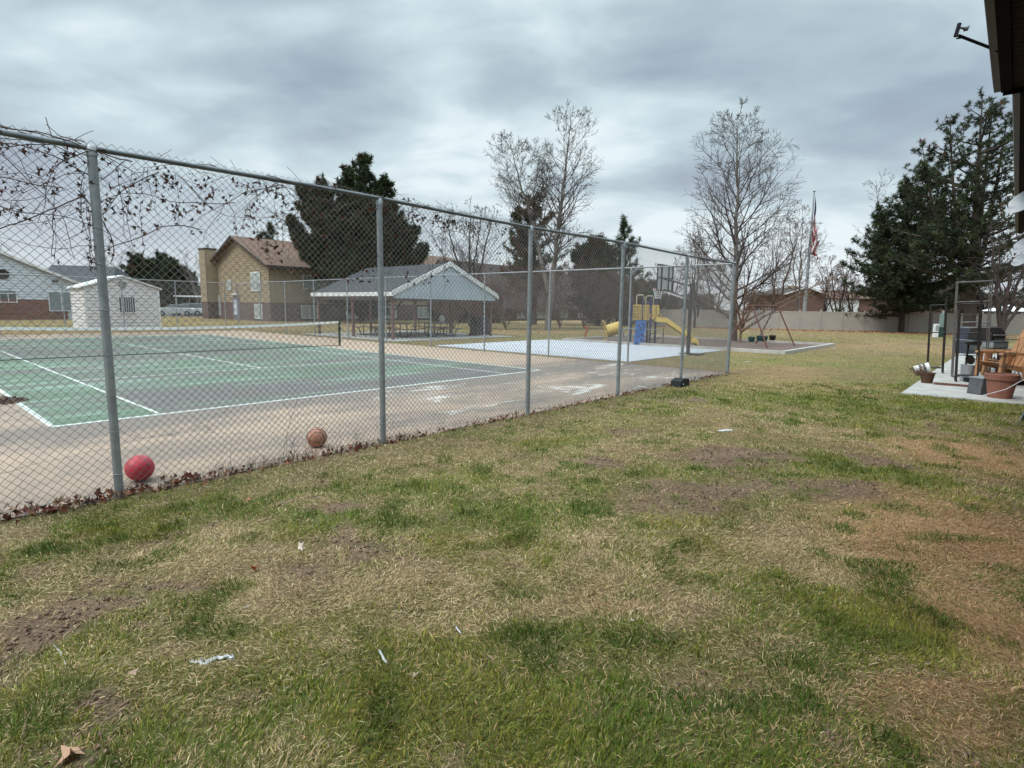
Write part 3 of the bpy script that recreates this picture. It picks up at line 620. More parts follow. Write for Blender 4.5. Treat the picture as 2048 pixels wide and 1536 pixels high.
# curb path at fence base on far side and fallen leaves by the tan fence
r_=np.random.RandomState(15)
def tanline(t): # t metres along the vinyl fence from its left end
    return Vector((14.0+.946*t,60.2-.325*t,0))
n=1500; t=r_.rand(n)*31; off=np.abs(r_.randn(n))*2.2+.2; x=14.0+.946*t-.325*off; y=60.2-.325*t-.946*off
Vn,Fn,Cn=leafcloud(np.stack([x,y,np.full(n,.03)],1),0,.10,.3,[(.30,.12,.06),(.22,.09,.05),(.36,.2,.1)],19,flat=True)
tag(npmesh('fallen_leaves',Vn,Fn,leafm,col=Cn),'rusty fallen leaves strewn over the grass in front of the tan vinyl fence','fallen leaves',kind='stuff')
# ---------------------------------------------------------------- windows
def window(parent,name,x0,x1,z0,z1,y,m=glass,axis='y',out=-1,mull=1,fw=.07,fm=white):
    """framed window on a wall plane; axis 'y': wall in the XZ plane at y; 'x': in the YZ plane at x=y"""
    def bxs(mb,a0,a1,c0,c1,d0,d1):
        if axis=='y': mb.bx(a0,a1,min(d0,d1),max(d0,d1),c0,c1)
        else: mb.bx(min(d0,d1),max(d0,d1),a0,a1,c0,c1)
    mb=MB(); d0,d1=y,y+out*.06
    bxs(mb,x0-fw,x1+fw,z1,z1+fw,d0,d1);bxs(mb,x0-fw,x1+fw,z0-fw,z0,d0,d1);bxs(mb,x0-fw,x0,z0,z1,d0,d1);bxs(mb,x1,x1+fw,z0,z1,d0,d1)
    for k in range(mull): 
        xm=x0+(x1-x0)*(k+1)/(mull+1); bxs(mb,xm-fw*.4,xm+fw*.4,z0,z1,d0,d1)
    f=mb.build(name,fm,parent); mb=MB(); bxs(mb,x0,x1,z0,z1,y+out*.005,y+out*.02); mb.build('pane',m,f); return f
# ---------------------------------------------------------------- white shed (just behind the back fence)
sh=thing('garden_shed','small white clapboard shed with low gable roof and barred window behind the back fence','shed',UV(7.14,32.0),TH)
# local: x along u (gable face at y=0), y along v
SWd=3.95; EH=2.6; AP=3.3; DP=3.4
MB().prism([(0,.05),(SWd,.05),(SWd,EH),(SWd/2,AP),(0,EH)],(0,DP)).build('wall',shedw,sh)
gl=lambda z: 0 if z<EH else (z-EH)/(AP-EH)*SWd/2
mb=MB().laps(lambda z:gl(z)+.02,lambda z:SWd-gl(z)-.02,.1,AP-.05,-.004,.19,-.05)
mb.laps(lambda z:0.03,lambda z:DP,.1,EH,-.004,.19,-.05,axis='x'); mb.build('clapboards',shedw,sh)
sl=(AP-EH)/(SWd/2)
for s in(0,1):
    a,b_=(-.18,SWd/2) if s==0 else (SWd/2,SWd+.18)
    za,zb=(EH-.18*sl,AP) if s==0 else (AP,EH-.18*sl)
    MB().prism([(a,za+.01),(b_,zb+.01),(b_,zb+.10),(a,za+.10)],(-.16,DP+.1)).build('roof_slope',white,sh)
MB().bx(-.03,.07,-.06,.0,.05,EH-.03).build('corner_trim',trimw,sh); MB().bx(SWd-.07,SWd+.03,-.06,0,.05,EH-.03).build('corner_trim',trimw,sh)
w_=window(sh,'window',1.72,2.55,1.1,2.05,-.055,glass,mull=0,fw=.06)
mb=MB(); [mb.bx(1.72+k*.119-.012,1.72+k*.119+.012,-.12,-.095,1.08,2.08) for k in range(1,7)]; mb.build('window_bars',white,w_)
mb=MB(); [mb.box((SWd/2,-.065,2.62+k*.07),(.42-.045*abs(3-k)*(k<3),.03,.035),rx=.4) for k in range(6)]; mb.build('gable_vent',ggrey,sh)
MB().bx(-.1,SWd+.1,-.1,DP+.05,-.1,.08).build('floor_skid',concrete,sh)
# ---------------------------------------------------------------- white clapboard house far left (gable face towards us, court aligned)
A=W(0,640,51.0); a_u,a_v=toUV(A.x,A.y)
wh=thing('white_house','long white clapboard house with red brick base and low gable at the left edge','house',UV(a_u,a_v),TH)
xr,eh,slp,pk=5.9,3.38,.459,-9.0; zp=eh+(xr-pk)*slp; xl=2*pk-xr
MB().prism([(xr,0),(xr,eh),(pk,zp),(xl,eh),(xl,0)],(0.0,9)).build('wall',sidingw,wh)
MB().laps(lambda z:xl+.05 if z<eh else xl+(z-eh)/slp,lambda z: xr if z<eh else xr-(z-eh)/slp,1.86,zp-.1,-.004,.24,-.08).build('clapboards',sidingw,wh)
MB().bx(xl,4.9,-.12,0,0,1.84).build('brick_base',brickr,wh)
for s in(1,-1):
    a=xr+.55 if s==1 else xl-.55; za=eh-.55*slp
    MB().prism([(a,za),(pk,zp),(pk,zp+.2),(a,za+.2)],(-.35,9.3)).build('roof_slope',shg,wh)
    MB().prism([(a,za-.04),(pk,zp-.04),(pk,zp+.21),(a,za+.21)],(-.40,-.352)).build('rake_board',trimw,wh)
window(wh,'window',.15,1.25,1.6,2.3,-.085,glass); MB().bx(.15,1.25,-.13,-.115,2.31,2.6).build('window_shade',glassg,wh)
window(wh,'window',3.6,5.4,.85,2.55,-.13,glassg,mull=1)
MB().prism([(.5+.46*math.cos(R(22.5+45*k)),4.03+.46*math.sin(R(22.5+45*k))) for k in range(8)],(-.14,-.08)).build('gable_vent',black,wh)
fx=MB().box((4.1,-.15,3.65),(.1,.2,.1)); fx.lathe([(0,0),(.09,0),(.11,.14),(0,.14)],(4.0,-.25,3.5),10); fx.lathe([(0,0),(.09,0),(.11,.14),(0,.14)],(4.3,-.25,3.54),10); fx.build('floodlight',black,wh)
w2=thing('grey_roofed_house','house with plain dark grey shingle hip roof rising behind the white clapboard house','house',(0,59,0),0)
MB().prism([(-52,0),(-44.0,0),(-44.0,3.1),(-52,3.1)],(1,6)).build('wall',sidingw,w2)
vs=[(-50,.0,3.0),(-41.6,.0,3.0),(-41.6,7,3.0),(-50,7,3.0),(-50,3.4,5.6),(-43.1,3.4,5.5)]
MB().add(vs,[(0,1,5,4),(1,2,5),(2,3,4,5),(0,4,3),(0,3,2,1)]).build('roof',shg,w2)
# ---------------------------------------------------------------- tan house with chimney (court aligned)
A=W(543,640,57.0); a_u,a_v=toUV(A.x,A.y)
th_=thing('tan_house','two storey tan sided house with dark brick base, brown gable roof and tall chimney','house',UV(a_u,a_v),TH)
GW,EV,RG,LEN=14.2,5.6,8.6,30.0   # gable width along v, eave, ridge, length along u
MB().prism([(0,0),(GW,0),(GW,EV),(GW/2,RG-.1),(0,EV)],(0,LEN),axis='x').build('wall',sidingt,th_)
g2=lambda z: 0 if z<EV else (z-EV)/(RG-EV)*GW/2
mb=MB().laps(g2,lambda z:GW-g2(z),1.92,RG-.2,-.004,.25,-.10,axis='x'); mb.laps(lambda z:0,lambda z:LEN,1.92,EV,-.004,.25,-.10); mb.build('lap_siding',sidingt,th_)
mb=MB().bx(-.10,-.002,-.1,GW,0,1.88); mb.bx(0,LEN,-.10,-.002,0,1.88); mb.build('brick_base',brickd,th_)
for s in(0,1):
    m_=(RG-EV)/(GW/2); ov=.75
    if s==0: pl=[(-ov,EV-ov*m_+.05),(GW/2,RG+.05),(GW/2,RG+.25),(-ov,EV-ov*m_+.25)]
    else: pl=[(GW+ov,EV-ov*m_+.05),(GW/2,RG+.05),(GW/2,RG+.25),(GW+ov,EV-ov*m_+.25)]
    MB().prism(pl,(-.7,LEN+.7),axis='x').build('roof_slope',shb,th_)
    MB().prism([(p,q+(.0 if i>1 else -.03)) for i,(p,q) in enumerate(pl)],(-.75,-.702),axis='x').build('rake_board',trimb,th_)
MB().bx(-.6,LEN,-ov-.02,-ov+.03,EV-ov*m_-.05,EV-ov*m_+.2).build('fascia',trimb,th_)
ch=MB().bx(-1.25,-.04,12.5,14.35,0,1.88).build('chimney_base',brickd,th_)
cs=MB().bx(-1.22,-.04,12.55,14.3,1.88,7.7); cs.laps(lambda z:12.55,lambda z:14.3,1.9,7.6,-1.225,.23,-.07,axis='x'); cs.laps(lambda z:-1.22,lambda z:-.1,1.9,7.6,12.545,.23,-.07); cs=cs.build('chimney',sidingt,th_)
MB().bx(-1.32,.02,12.45,14.4,7.7,7.85).build('chimney_cap',trimb,cs); MB().tube([(-.6,13.4,7.85),(-.6,13.4,8.3)],.16,12).build('flue',ggrey,cs)
window(th_,'window',1.9,3.75,3.15,4.85,-.115,glassb,axis='x',mull=1,fw=.12)
window(th_,'window',9.0,9.7,3.3,4.25,-.115,glassb,axis='x',mull=0,fw=.09)
window(th_,'window',1.7,3.3,.3,1.65,-.11,glassb,axis='x',mull=1,fw=.08)
window(th_,'window',12.0,12.25,.5,2.6,-.12,glass,axis='x',mull=0,fw=.09)
d=MB().bx(-.14,-.10,6.9,8.6,0.02,2.35).build('entrance_surround',mat('dusty_blue_paint',(.19,.19,.24),.6),th_); MB().bx(-.18,-.14,7.3,8.25,.55,2.1).build('door_glass',mat('door_pane',(.55,.58,.64),.35),d)
MB().bx(-.3,-.04,7.0,8.4,2.65,2.85).build('porch_light_box',white,th_)
for x0 in(3.2,8.5,13.5,18.6,23.4,26.6):
    window(th_,'window',x0,x0+1.7,.35,1.6,-.11,glassb,mull=1,fw=.07)
for x0 in(3.5,9,): window(th_,'window',x0,x0+1.6,3.4,4.7,-.115,glassg,mull=1)
# ---------------------------------------------------------------- low dark roofed apartments behind the shrubs
A=W(972,640,72.0); a_u,a_v=toUV(A.x,A.y)
lb=thing('low_brown_building','long single storey building with a big dark brown shingle roof behind the bare shrubs','building',UV(a_u,a_v,-.35),TH)
L2=24.5; MB().bx(0,L2,0,10,0,2.3).build('wall',brickd,lb)
MB().add([(-3.6,-.9,2.05),(L2+.8,-.9,2.05),(L2+.8,11,2.05),(-3.6,11,2.05),(-3.6,5,8.0),(L2-1.5,5,8.0)],[(0,1,5,4),(1,2,5),(2,3,4,5),(0,4,3),(0,3,2,1)]).build('roof',shd,lb)
MB().bx(-3.6,L2+.8,-.95,-.9,1.88,2.12).build('fascia',mat('brown_fascia',(.17,.13,.115),.8),lb)
for x0 in(1.2,6.0,10.2,15.5,20.2): window(lb,'window',x0,x0+1.9,.75,1.85,-.02,glassb,mull=1)
for x0 in(4.2,13.6,18.6): MB().bx(x0,x0+.95,-.05,-.002,0,1.9).build('door',trimb,lb)
# ---------------------------------------------------------------- picnic pavilion
pv=thing('picnic_pavilion','open picnic shelter with grey metal roof, white trim and pale blue grey shingled gable','pavilion',UV(16,13.6),TH)
PW,PD,PE,PA=7.75,7.9,2.36,4.05
for s in(0,1):
    pl=[(0,PE),(PW/2,PA),(PW/2,PA+.07),(0,PE+.07)] if s==0 else [(PW,PE),(PW/2,PA),(PW/2,PA+.07),(PW,PE+.07)]
    r0_=MB().prism(pl,(0,PD)).build('roof_slope',roofm,pv)
    mb=MB()
    for k in range(20):
        y=.2+k*.4; dx=.012
        mb.prism([(p,q+.07 if i<2 else q+.03) for i,(p,q) in enumerate([pl[0],pl[1],(pl[1][0],pl[1][1]+.07),(pl[0][0],pl[0][1]+.07)])],(y-dx,y+dx))
    mb.build('roof_ribs',roofm,r0_)
    MB().prism([(p,q+(.09 if i>1 else -.10)) for i,(p,q) in enumerate(pl)],(-.05,-.002)).build('rake_board',trimw,pv)
MB().bx(-.06,-.005,-.05,PD,PE-.12,PE+.09).build('eave_board',trimw,pv)
MB().bx(PW+.005,PW+.06,-.05,PD,PE-.12,PE+.09).build('eave_board',trimw,pv)
g3=lambda z: .12+(z-PE)/(PA-PE)*PW/2 if z>PE else .12
MB().prism([(.15,PE-.22),(PW-.15,PE-.22),(PW-.15,PE-.02),(PW/2,PA-.04),(.15,PE-.02)],(.06,.16)).build('gable_wall',sidingb,pv)
mb=MB().laps(lambda z:g3(z)+.1,lambda z:PW-g3(z)-.1,PE-.22,PA-.12,.055,.14,-.025); mb.build('shingle_courses',sidingb,pv)
mb=MB().bx(.1,.22,.2,PD-.2,PE-.3,PE-.12); mb.bx(PW-.22,PW-.1,.2,PD-.2,PE-.3,PE-.12); mb.bx(.22,PW-.22,.18,.3,PE-.34,PE-.22); mb.bx(.22,PW-.22,PD-.3,PD-.2,PE-.3,PE-.12); mb.build('beam',mat('faded_wood',(.16,.12,.11),.85),pv)
pm=mat('maroon_post',(.17,.09,.08),.7)
for x,y in((.25,.35),(.25,PD/2),(.25,PD-.35),(PW-.25,.35),(PW-.25,PD/2),(PW-.25,PD-.35),(PW/2,PD-.35)):
    mb=MB().bx(x-.06,x+.06,y-.06,y+.06,0,PE-.25); mb.build('post',pm,pv)
mb=MB(); 
for s in(0,1):
    x=.25 if s==0 else PW-.25; d_=1 if s==0 else -1
    mb.tube([(x,.35,PE-.95),(x+d_*.6,.35,PE-.35)],.04,6)
mb.build('knee_brace',black,pv)
def picnic():
    t=thing('picnic_table','dark metal picnic table','picnic table')
    mb=MB(); [mb.box((0,-.3+k*.15,.75),(1.85,.13,.035)) for k in range(5)]; mb.build('tabletop',greyp,t)
    for s in(-1,1):
        MB().box((0,s*.72,.45),(1.85,.26,.035)).build('bench_seat',greyp,t)
        MB().tube([(s*.65,-.82,.42),(s*.65,-.66,.42),(s*.65,-.5,.02),(s*.65,.5,.02),(s*.65,.66,.42),(s*.65,.82,.42)],.03,6).tube([(s*.65,-.3,.02),(s*.65,-.25,.73),(s*.65,.25,.73),(s*.65,.3,.02)],.03,6).build('leg_frame',black,t)
    return t
pt=picnic(); spots=[((17.6,15.6),.1,'dark metal picnic table nearest the maroon post at the front left of the shelter'),((20.4,15.0),-.1,'dark metal picnic table under the gable, with a white jug on it'),((18.4,18.6),.2,'dark metal picnic table at the back left under the shelter'),((21.8,17.6),0,'dark metal picnic table at the back right under the shelter')]
for i,((u,v),rz,lab) in enumerate(spots):
    o=pt if i==0 else copytree(pt); place(o,UV(u,v,.03),TH+rz); tag(o,lab,'picnic table','picnic tables under the shelter')
jg=thing('water_jug','white upright jug on the picnic table under the gable','jug',UV(20.6,15.1,.80)); MB().lathe([(0,0),(.14,0),(.15,.3),(.13,.42),(.06,.46),(0,.46)],(0,0,0),14).build('jug_body',white,jg,smooth=True); MB().bx(-.03,.03,-.2,-.14,.05,.1).build('tap',greyp,jg)
def bin_(px,Y,lab,h=1.0,m_=blackp):
    c=GP(px,640); d=ray(px,660); x=d.x/d.y*Y
    t=thing('trash_bin',lab,'trash bin',(x,Y,.0),TH,'wheeled bins beside the shelter')
    MB().prism([(-.26,.08),(.26,.08),(.31,h*.92),(-.31,h*.92)],(-.3,.3)).build('bin_body',m_,t,bev=.02)
    MB().prism([(-.33,h*.92),(.33,h*.92),(.3,h),(-.33,h*1.04)],(-.33,.33)).build('lid',m_,t,bev=.02)
    for s in(-1,1): MB().lathe([(0,-.03),(.1,-.03),(.1,.03),(0,.03)],(0,0,0),12,m=Matrix.Rotation(R(90),3,'Y')).build('wheel',black,t,loc=(s*.24,.3,.1))
bin_(953,34.5,'tall black wheeled bin at the right end of the shelter, left one of the pair'); bin_(970,35.6,'dark wheeled bin at the right end of the shelter, right one of the pair',1.1,navyg)
# ---------------------------------------------------------------- basketball hoop
c=UV(19.95,-.32)
hp=thing('basketball_hoop','black portable style basketball hoop with framed clear backboard at the edge of the play slab','basketball hoop',(c.x,c.y,0),TH)
MB().box((0,0,1.4),(.11,.11,2.8)).build('pole',black,hp)
MB().bx(-.30,.30,-.55,.25,0,.06).build('base_plate',black,hp)
mb=MB()
for x in(-.13,.13):
    mb.tube([(x*.6,0,2.68),(x*1.3,1.1,2.98)],.03,6); mb.tube([(x*.6,.05,2.15),(x*1.3,1.1,2.55)],.035,6)
mb.tube([(0,-.05,2.2),(0,-.3,1.95),(0,-.32,1.5)],.04,6); mb.build('arm',black,hp)
MB().tube([(-.2,-.25,1.95),(.2,-.25,1.95)],.06,6).build('height_handle',black,hp)
mb=MB(); [mb.bx(-.215,-.19,.25+k*.075,.29+k*.075,2.20+k*.026,2.27+k*.026) for k in range(9)]; mb.build('arm_lettering',white,hp)
bd=MB(); 
for a in((-.69,-.64,2.5,3.55),(.64,.69,2.5,3.55),(-.33,-.28,2.5,3.55),(.28,.33,2.5,3.55)): bd.bx(a[0],a[1],1.12,1.16,a[2],a[3])
for z in(2.5,3.0,3.51): bd.bx(-.64,.64,1.125,1.155,z,z+.045)
bd=bd.build('backboard_frame',black,hp)
MB().bx(-.66,.66,1.162,1.175,2.52,3.53).build('backboard_panel',mat('frosted_acrylic',(.62,.63,.66),.3,0,(.55,.56,.6),2),bd)
MB().bx(-.62,-.34,1.18,1.183,2.56,3.5).build('panel_stripe',white,bd)
MB().tube([(.23*math.cos(2*PI*k/20),1.42+.23*math.sin(2*PI*k/20),2.62) for k in range(21)],.012,6,False).build('rim',redp,hp)
P0=[];P1=[]
for k in range(12):
    for s in(1,-1):
        a0,a1=2*PI*k/12,2*PI*(k+s)/12
        P0.append((.23*math.cos(a0),1.42+.23*math.sin(a0),2.62)); P1.append((.15*math.cos(a1),1.42+.15*math.sin(a1),2.38))
        P0.append(P1[-1]); P1.append((.12*math.cos(a0),1.42+.12*math.sin(a0),2.2))
Vn,Fn=segtubes(P0,P1,np.full(len(P0),.008),np.full(len(P0),.008),3); npmesh('net',Vn,Fn,white,hp)
# ---------------------------------------------------------------- play tower with slide
ps=thing('play_structure','yellow and blue playground tower with yellow slide and blue climbing wall','play structure',(7.05,28.3,.035),0)
X=lambda px,Y=28.3:(px-1024)/F*Y-7.05
for px,dy,h in((1262,.4,2.15),(1278,-.3,2.2),(1294,-.35,2.25),(1311,.35,2.1),(1269,1.3,2.1),(1303,1.2,2.1)): MB().tube([(X(px),dy,0),(X(px),dy,h)],.055,8).lathe([(.06,h),(.045,h+.05),(0,h+.06)],(X(px),dy,0),8).build('post',bluem,ps)
MB().bx(X(1262),X(1311),-.3,1.2,1.12,1.2).build('deck',greyp,ps)
def panel(x0,x1,y,z0=1.2,z1=1.95,n=6):
    mb=MB().bx(x0,x1,y-.02,y+.02,z1-.05,z1); mb.bx(x0,x1,y-.02,y+.02,z0,z0+.05)
    for k in range(n+1): xx=x0+(x1-x0)*k/n; mb.bx(xx-.022,xx+.022,y-.018,y+.018,z0+.05,z1-.05)
    mb.build('guard_panel',yellowm,ps)
panel(X(1263),X(1276),-.32,n=4); panel(X(1296),X(1309),-.37,n=4,z0=1.25); panel(X(1280),X(1290),-.33,n=3); panel(X(1266),X(1308),1.25,n=12)
mb=MB().bx(X(1297),X(1301),-.395,-.375,1.25,1.93); mb.bx(X(1305),X(1309),-.395,-.375,1.25,1.93); mb.build('game_panel',yellow,ps)
for a,b_,t in((1266,1280,2.42),(1284,1299,2.38)): MB().tube([(X(a),-.25,1.9),(X(a),-.25,t-.06),(X(a)+.06,-.25,t),(X(b_)-.06,-.25,t),(X(b_),-.25,t-.06),(X(b_),-.25,1.9)],.022,6).build('entry_arch',mat('cream_metal',(.62,.55,.38),.5),ps)
for px in(1297,1309): MB().tube([(X(px)+.13*math.cos(q*PI/6),-.42,1.42+.11*math.sin(q*PI/6)) for q in range(13)],.018,6,False).build('handle_ring',yellowm,ps)
cw=MB().prism([(X(1261),.02),(X(1281),.02),(X(1283),1.18),(X(1264),1.18)],(-.62,-.54)).build('climbing_wall',bluep,ps)
mb=MB(); [mb.lathe([(0,-.64),(.045,-.64),(.05,-.66),(0,-.69)],(0,0,0),8,m=Matrix.Rotation(0,3,'X')) for k in range(0)]
for k,(a,z) in enumerate(((.2,.12),(.7,.25),(.3,.42),(.75,.5),(.2,.68),(.6,.8),(.35,.95),(.8,1.02))):
    x=X(1262)+a*(X(1281)-X(1262)); mb.box((x,-.65,z),(.09,.05,.08),rz=.2,ry=.4)
mb.build('hand_hold',navyg,cw)
sx0,sx1=X(1301),X(1386,27.4)
prof=[(sx0,1.2),(sx0+.45,1.17),(sx0+1.0,.78),(sx0+1.55,.42),(sx1-.35,.28),(sx1-.1,.24),(sx1,.10)]
mb=MB()
for (a,za),(b_,zb) in zip(prof,prof[1:]):
    ya=-.4-.9*(a-sx0)/(sx1-sx0); yb=-.4-.9*(b_-sx0)/(sx1-sx0)
    for o0,o1,h0,h1 in((-.26,.26,-.04,0),(-.31,-.26,-.06,.17),(.26,.31,-.06,.17)):
        mb.add([(a,ya+o0,za+h0),(b_,yb+o0,zb+h0),(b_,yb+o1,zb+h0),(a,ya+o1,za+h0),(a,ya+o0,za+h1),(b_,yb+o0,zb+h1),(b_,yb+o1,zb+h1),(a,ya+o1,za+h1)],[(0,1,2,3),(7,6,5,4),(0,4,5,1),(1,5,6,2),(2,6,7,3),(3,7,4,0)])
mb.build('slide',yellow,ps)
MB().tube([(sx1-.3,-1.2,0),(sx1-.3,-1.2,.26)],.03,6).build('slide_foot',bluem,ps)
MB().tube([(X(1240),-.4,0),(X(1240),-.4,.72),(X(1240)+.1,-.4,.78),(X(1312),-.5,.74),(X(1316),-.55,.62),(X(1316),-.55,0)],.02,6).build('handrail',ggrey,ps)
mb=MB().tube([(X(1322),-.2,.35),(X(1280),.3,.12)],.025,6); mb.tube([(X(1322),-.2,.85),(X(1322),-.2,0)],.02,6); mb.tube([(X(1311),.3,.55),(X(1278),.2,.3)],.025,6); mb.build('lower_brace',swm,ps)
tn=thing('crawl_tunnel','short yellow ribbed crawl tunnel on low legs left of the play tower','crawl tunnel',((1224-1024)/F*31,31.0,.035),0)
pr=[(.33+.018*(k%2),-.40+.80*k/16) for k in range(17)]
MB().lathe(pr+[(p-.03,z) for p,z in pr[::-1]]+[pr[0]],(0,0,.62),22,m=Matrix.Rotation(R(72),3,'Y')).build('tunnel_tube',yellow,tn)
for s in(-1,1):
    MB().tube([(s*.42-.28*0,-.33,0),(s*.42,-.30,.55)],.03,6).tube([(s*.42,.33,0),(s*.42,.30,.55)],.03,6).build('leg',yellowm,tn)
    MB().lathe([(.36,-.02),(.36,.02),(.33,.02),(.33,-.02),(.36,-.02)],(s*.47,0,.62+s*-.14),22,m=Matrix.Rotation(R(72),3,'Y')).build('end_ring',bluem if s>0 else yellowm,tn)
st_=thing('spring_post','short red wobble board post at the edge of the mulch bed','spring toy',((1170-1024)/F*33.5,33.5,.03)); MB().box((0,0,.3),(.07,.07,.6),rx=.15,ry=.25).build('red_post',redp,st_); MB().box((0,.05,.62),(.3,.12,.08)).build('foot_rest',redp,st_)
# ---------------------------------------------------------------- swing set
sw=thing('swing_set','rusty brown A frame swing set with green bucket seats on the mulch bed','swing set',(11.35,27.3,.035),math.atan2(1.8,2.05))
LB=2.75; HB=1.98
MB().tube([(-.05,0,HB),(LB+.05,0,HB)],.042,8).build('top_bar',swm,sw)
for x in(0,LB):
    for s in(-1,1): MB().tube([(x,s*.06,HB),(x+(-.12 if x==0 else .12),s*1.0,0)],.036,8).build('leg',swm,sw)
for i,x in enumerate((.55,.95,1.75,2.15)):
    y=(.12,-.1,.05,-.18)[i]; z=.34+.05*(i%2)
    s_=MB()
    s_.lathe([(0,-.12),(.1,-.12),(.15,-.02),(.16,.14),(.14,.14),(.13,-.02),(0,-.08)],(0,0,0),12)
    s_=s_.build('bucket_seat',teal if i!=3 else black,sw,smooth=True,loc=(x,y,z))
    mb=MB()
    for dx,dy in((-.14,-.1),(.14,-.1),(-.14,.1),(.14,.1)): mb.tube([(dx,dy,.12),(dx,-y*.9,HB-z)],.009,4)
    mb.build('chain',galv,s_)
# ---------------------------------------------------------------- flagpole and flag
fY=69.0; fx0=(1612-1024)/F*fY
fp=thing('flagpole','tall grey flagpole with ball finial rising beyond the tan fence','flagpole',(W(1609,620,fY).x,fY,0),0)
ht=W(1625,384,fY).z
MB().tube([(0,0,0),(0,0,4),(.0,0,ht)],[.22,.2,.07],10).build('pole',ggrey,fp,smooth=True); MB().lathe([(0,-.12),(.13,-.08),(.17,0),(.13,.09),(0,.13)],(0,0,ht+.12),12).build('finial',ggrey,fp)
fl=thing('flag','limp red, white and blue flag with stripes and stars hanging on the flagpole','flag',(W(1609,620,fY).x+.1,fY-.15,0),0)
NA,NB=52,64; top=ht-.45; Vf=[];Cf=[];rF=random.Random(2)
for a in range(NA+1):
    for b_ in range(NB+1):
        A_=a/NA;B_=b_/NB
        z=top-A_*3.0-B_*(4.7)-.25*B_*math.sin(A_*5)
        wd_=.95*(B_**.7)*(.35+.65*min(1,(top-z)/5))
        x=wd_*(.45+.55*math.sin(A_*9+B_*5+.5))*.85+.08*B_; y=-.32*B_*math.cos(A_*17+B_*4)
        Vf.append((x,y,z))
i=np.arange(NA)[:,None]*(NB+1)+np.arange(NB)[None]; Ff=np.stack([i,i+1,i+NB+2,i+NB+1],-1).reshape(-1,4)
Vf=np.array(Vf); Vx=Vf[Ff].reshape(-1,3); cc=[]
for a in range(NA):
    for b_ in range(NB):
        if a/NA<.54 and b_/NB<.42: c=(.62,.64,.68) if (a%5==2 and (b_+(a//5)%2*2)%4==1) else (.02,.028,.10)
        else: c=(.38,.022,.035) if (a//4)%2==0 else (.68,.66,.66)
        cc+= [c]*4
npmesh('flag_cloth',Vx,np.arange(len(Vx)).reshape(-1,4),leafm,fl,col=np.array(cc))
# ---------------------------------------------------------------- tan vinyl fence
vf=thing('vinyl_fence','long tan vinyl privacy fence across the back of the lawn','fence',(14.0,60.2,0),math.atan2(-.325,.946))
npn=19
for k in range(npn+1):
    MB().bx(k*1.83-.065,k*1.83+.065,-.065,.065,0,1.86).lathe([(.09,1.86),(.09,1.89),(0,1.97)],(k*1.83,0,0),4,m=Matrix.Rotation(R(45),3,'Z')).build('fence_post',vinylf,vf)
for k in range(npn):
    a,b_=k*1.83+.066,(k+1)*1.83-.066
    mb=MB().bx(a,b_,-.022,.022,.06,1.78)
    mb.bx(a,b_,-.035,.035,.04,.16); mb.bx(a,b_,-.035,.035,1.66,1.8)
    nb2=6; [mb.bx(a+(b_-a)*q/nb2-.004,a+(b_-a)*q/nb2+.004,-.027,.027,.16,1.66) for q in range(1,nb2)]
    mb.build('fence_panel',vinylf,vf)
# ---------------------------------------------------------------- brick house with white garage doors beyond the fence
Y=78.; X=lambda px:(px-1024)/F*Y; Z=lambda py,px=1640:CH+(615+(px-1024)*.01464-py)/F*Y
bh=thing('brick_house','brown brick house with low gable and two white garage doors beyond the tan fence','house',(0,Y,0),0)
MB().prism([(X(1566),0),(X(1641),0),(X(1641),Z(591)),(X(1600),Z(577)),(X(1566),Z(588))],(0,9)).build('wall',brickh,bh)
MB().bx(X(1641),X(1790),.6,9,0,Z(596)).build('wing_wall',brickh,bh)
for a,za,b_,zb in((1600,577,1643,592),(1556,592,1600,577)):
    MB().prism([(X(a),Z(za)),(X(b_),Z(zb)),(X(b_),Z(zb)+.16),(X(a),Z(za)+.16)],(-.45,-.40)).build('rake_board',trimw,bh)
    MB().prism([(X(a),Z(za)+.02),(X(b_),Z(zb)+.02),(X(b_),Z(zb)+.2),(X(a),Z(za)+.2)],(-.398,9.3)).build('roof_slope',shd,bh)
MB().add([(X(1640),.2,Z(597)),(X(1800),.2,Z(597)),(X(1790),5,Z(580)),(X(1635),5,Z(578)),(X(1640),9.5,Z(597)),(X(1800),9.5,Z(597))],[(0,1,2,3),(3,2,5,4),(0,3,4),(1,5,2),(0,4,5,1)]).build('roof',shb,bh)
MB().bx(X(1594),X(1606),3,4.2,Z(590),Z(572)).build('chimney',mat('buff_brick',(.34,.28,.2),.9),bh)
for a,b_ in((1630,1673),(1681,1712)):
    g_=MB().bx(X(a),X(b_),.5,.6,Z(625),Z(599)).build('garage_door',white,bh)
    mb=MB(); [mb.bx(X(a)+.1,X(b_)-.1,.485,.5,Z(625)+q*.42,Z(625)+q*.42+.02) for q in range(1,4)]; mb.build('panel_groove',ggrey,g_)
for px in(1625,1676): MB().tube([(X(px),.3,0),(X(px),.3,Z(600)),(X(px)+.5,.3,Z(597))],.07,6).build('downspout',trimw,bh)
rb=thing('red_brick_house','low red brown house wall half hidden behind the evergreen at the right','house',(X(1830),80,0),-.1)
MB().bx(-4,9,0,6,0,3.6).build('wall',brickh,rb); MB().prism([(-4.6,3.5),(9.6,3.5),(8,6.0),(-3,6.0)],(-.5,6.5)).build('roof',shd,rb); window(rb,'window',-2.6,-.9,1.8,3.0,-.02,glassb)
nb3=thing('white_canopy','white canopy roof seen over the tan fence at the far right','canopy',W(2015,628,58)*1.0,0); nb3.location.z=0
MB().add([(-1.6,-1.6,2.1),(1.6,-1.6,2.1),(1.6,1.6,2.1),(-1.6,1.6,2.1),(0,0,2.75)],[(0,1,4),(1,2,4),(2,3,4),(3,0,4)]).build('canopy_top',white,nb3)
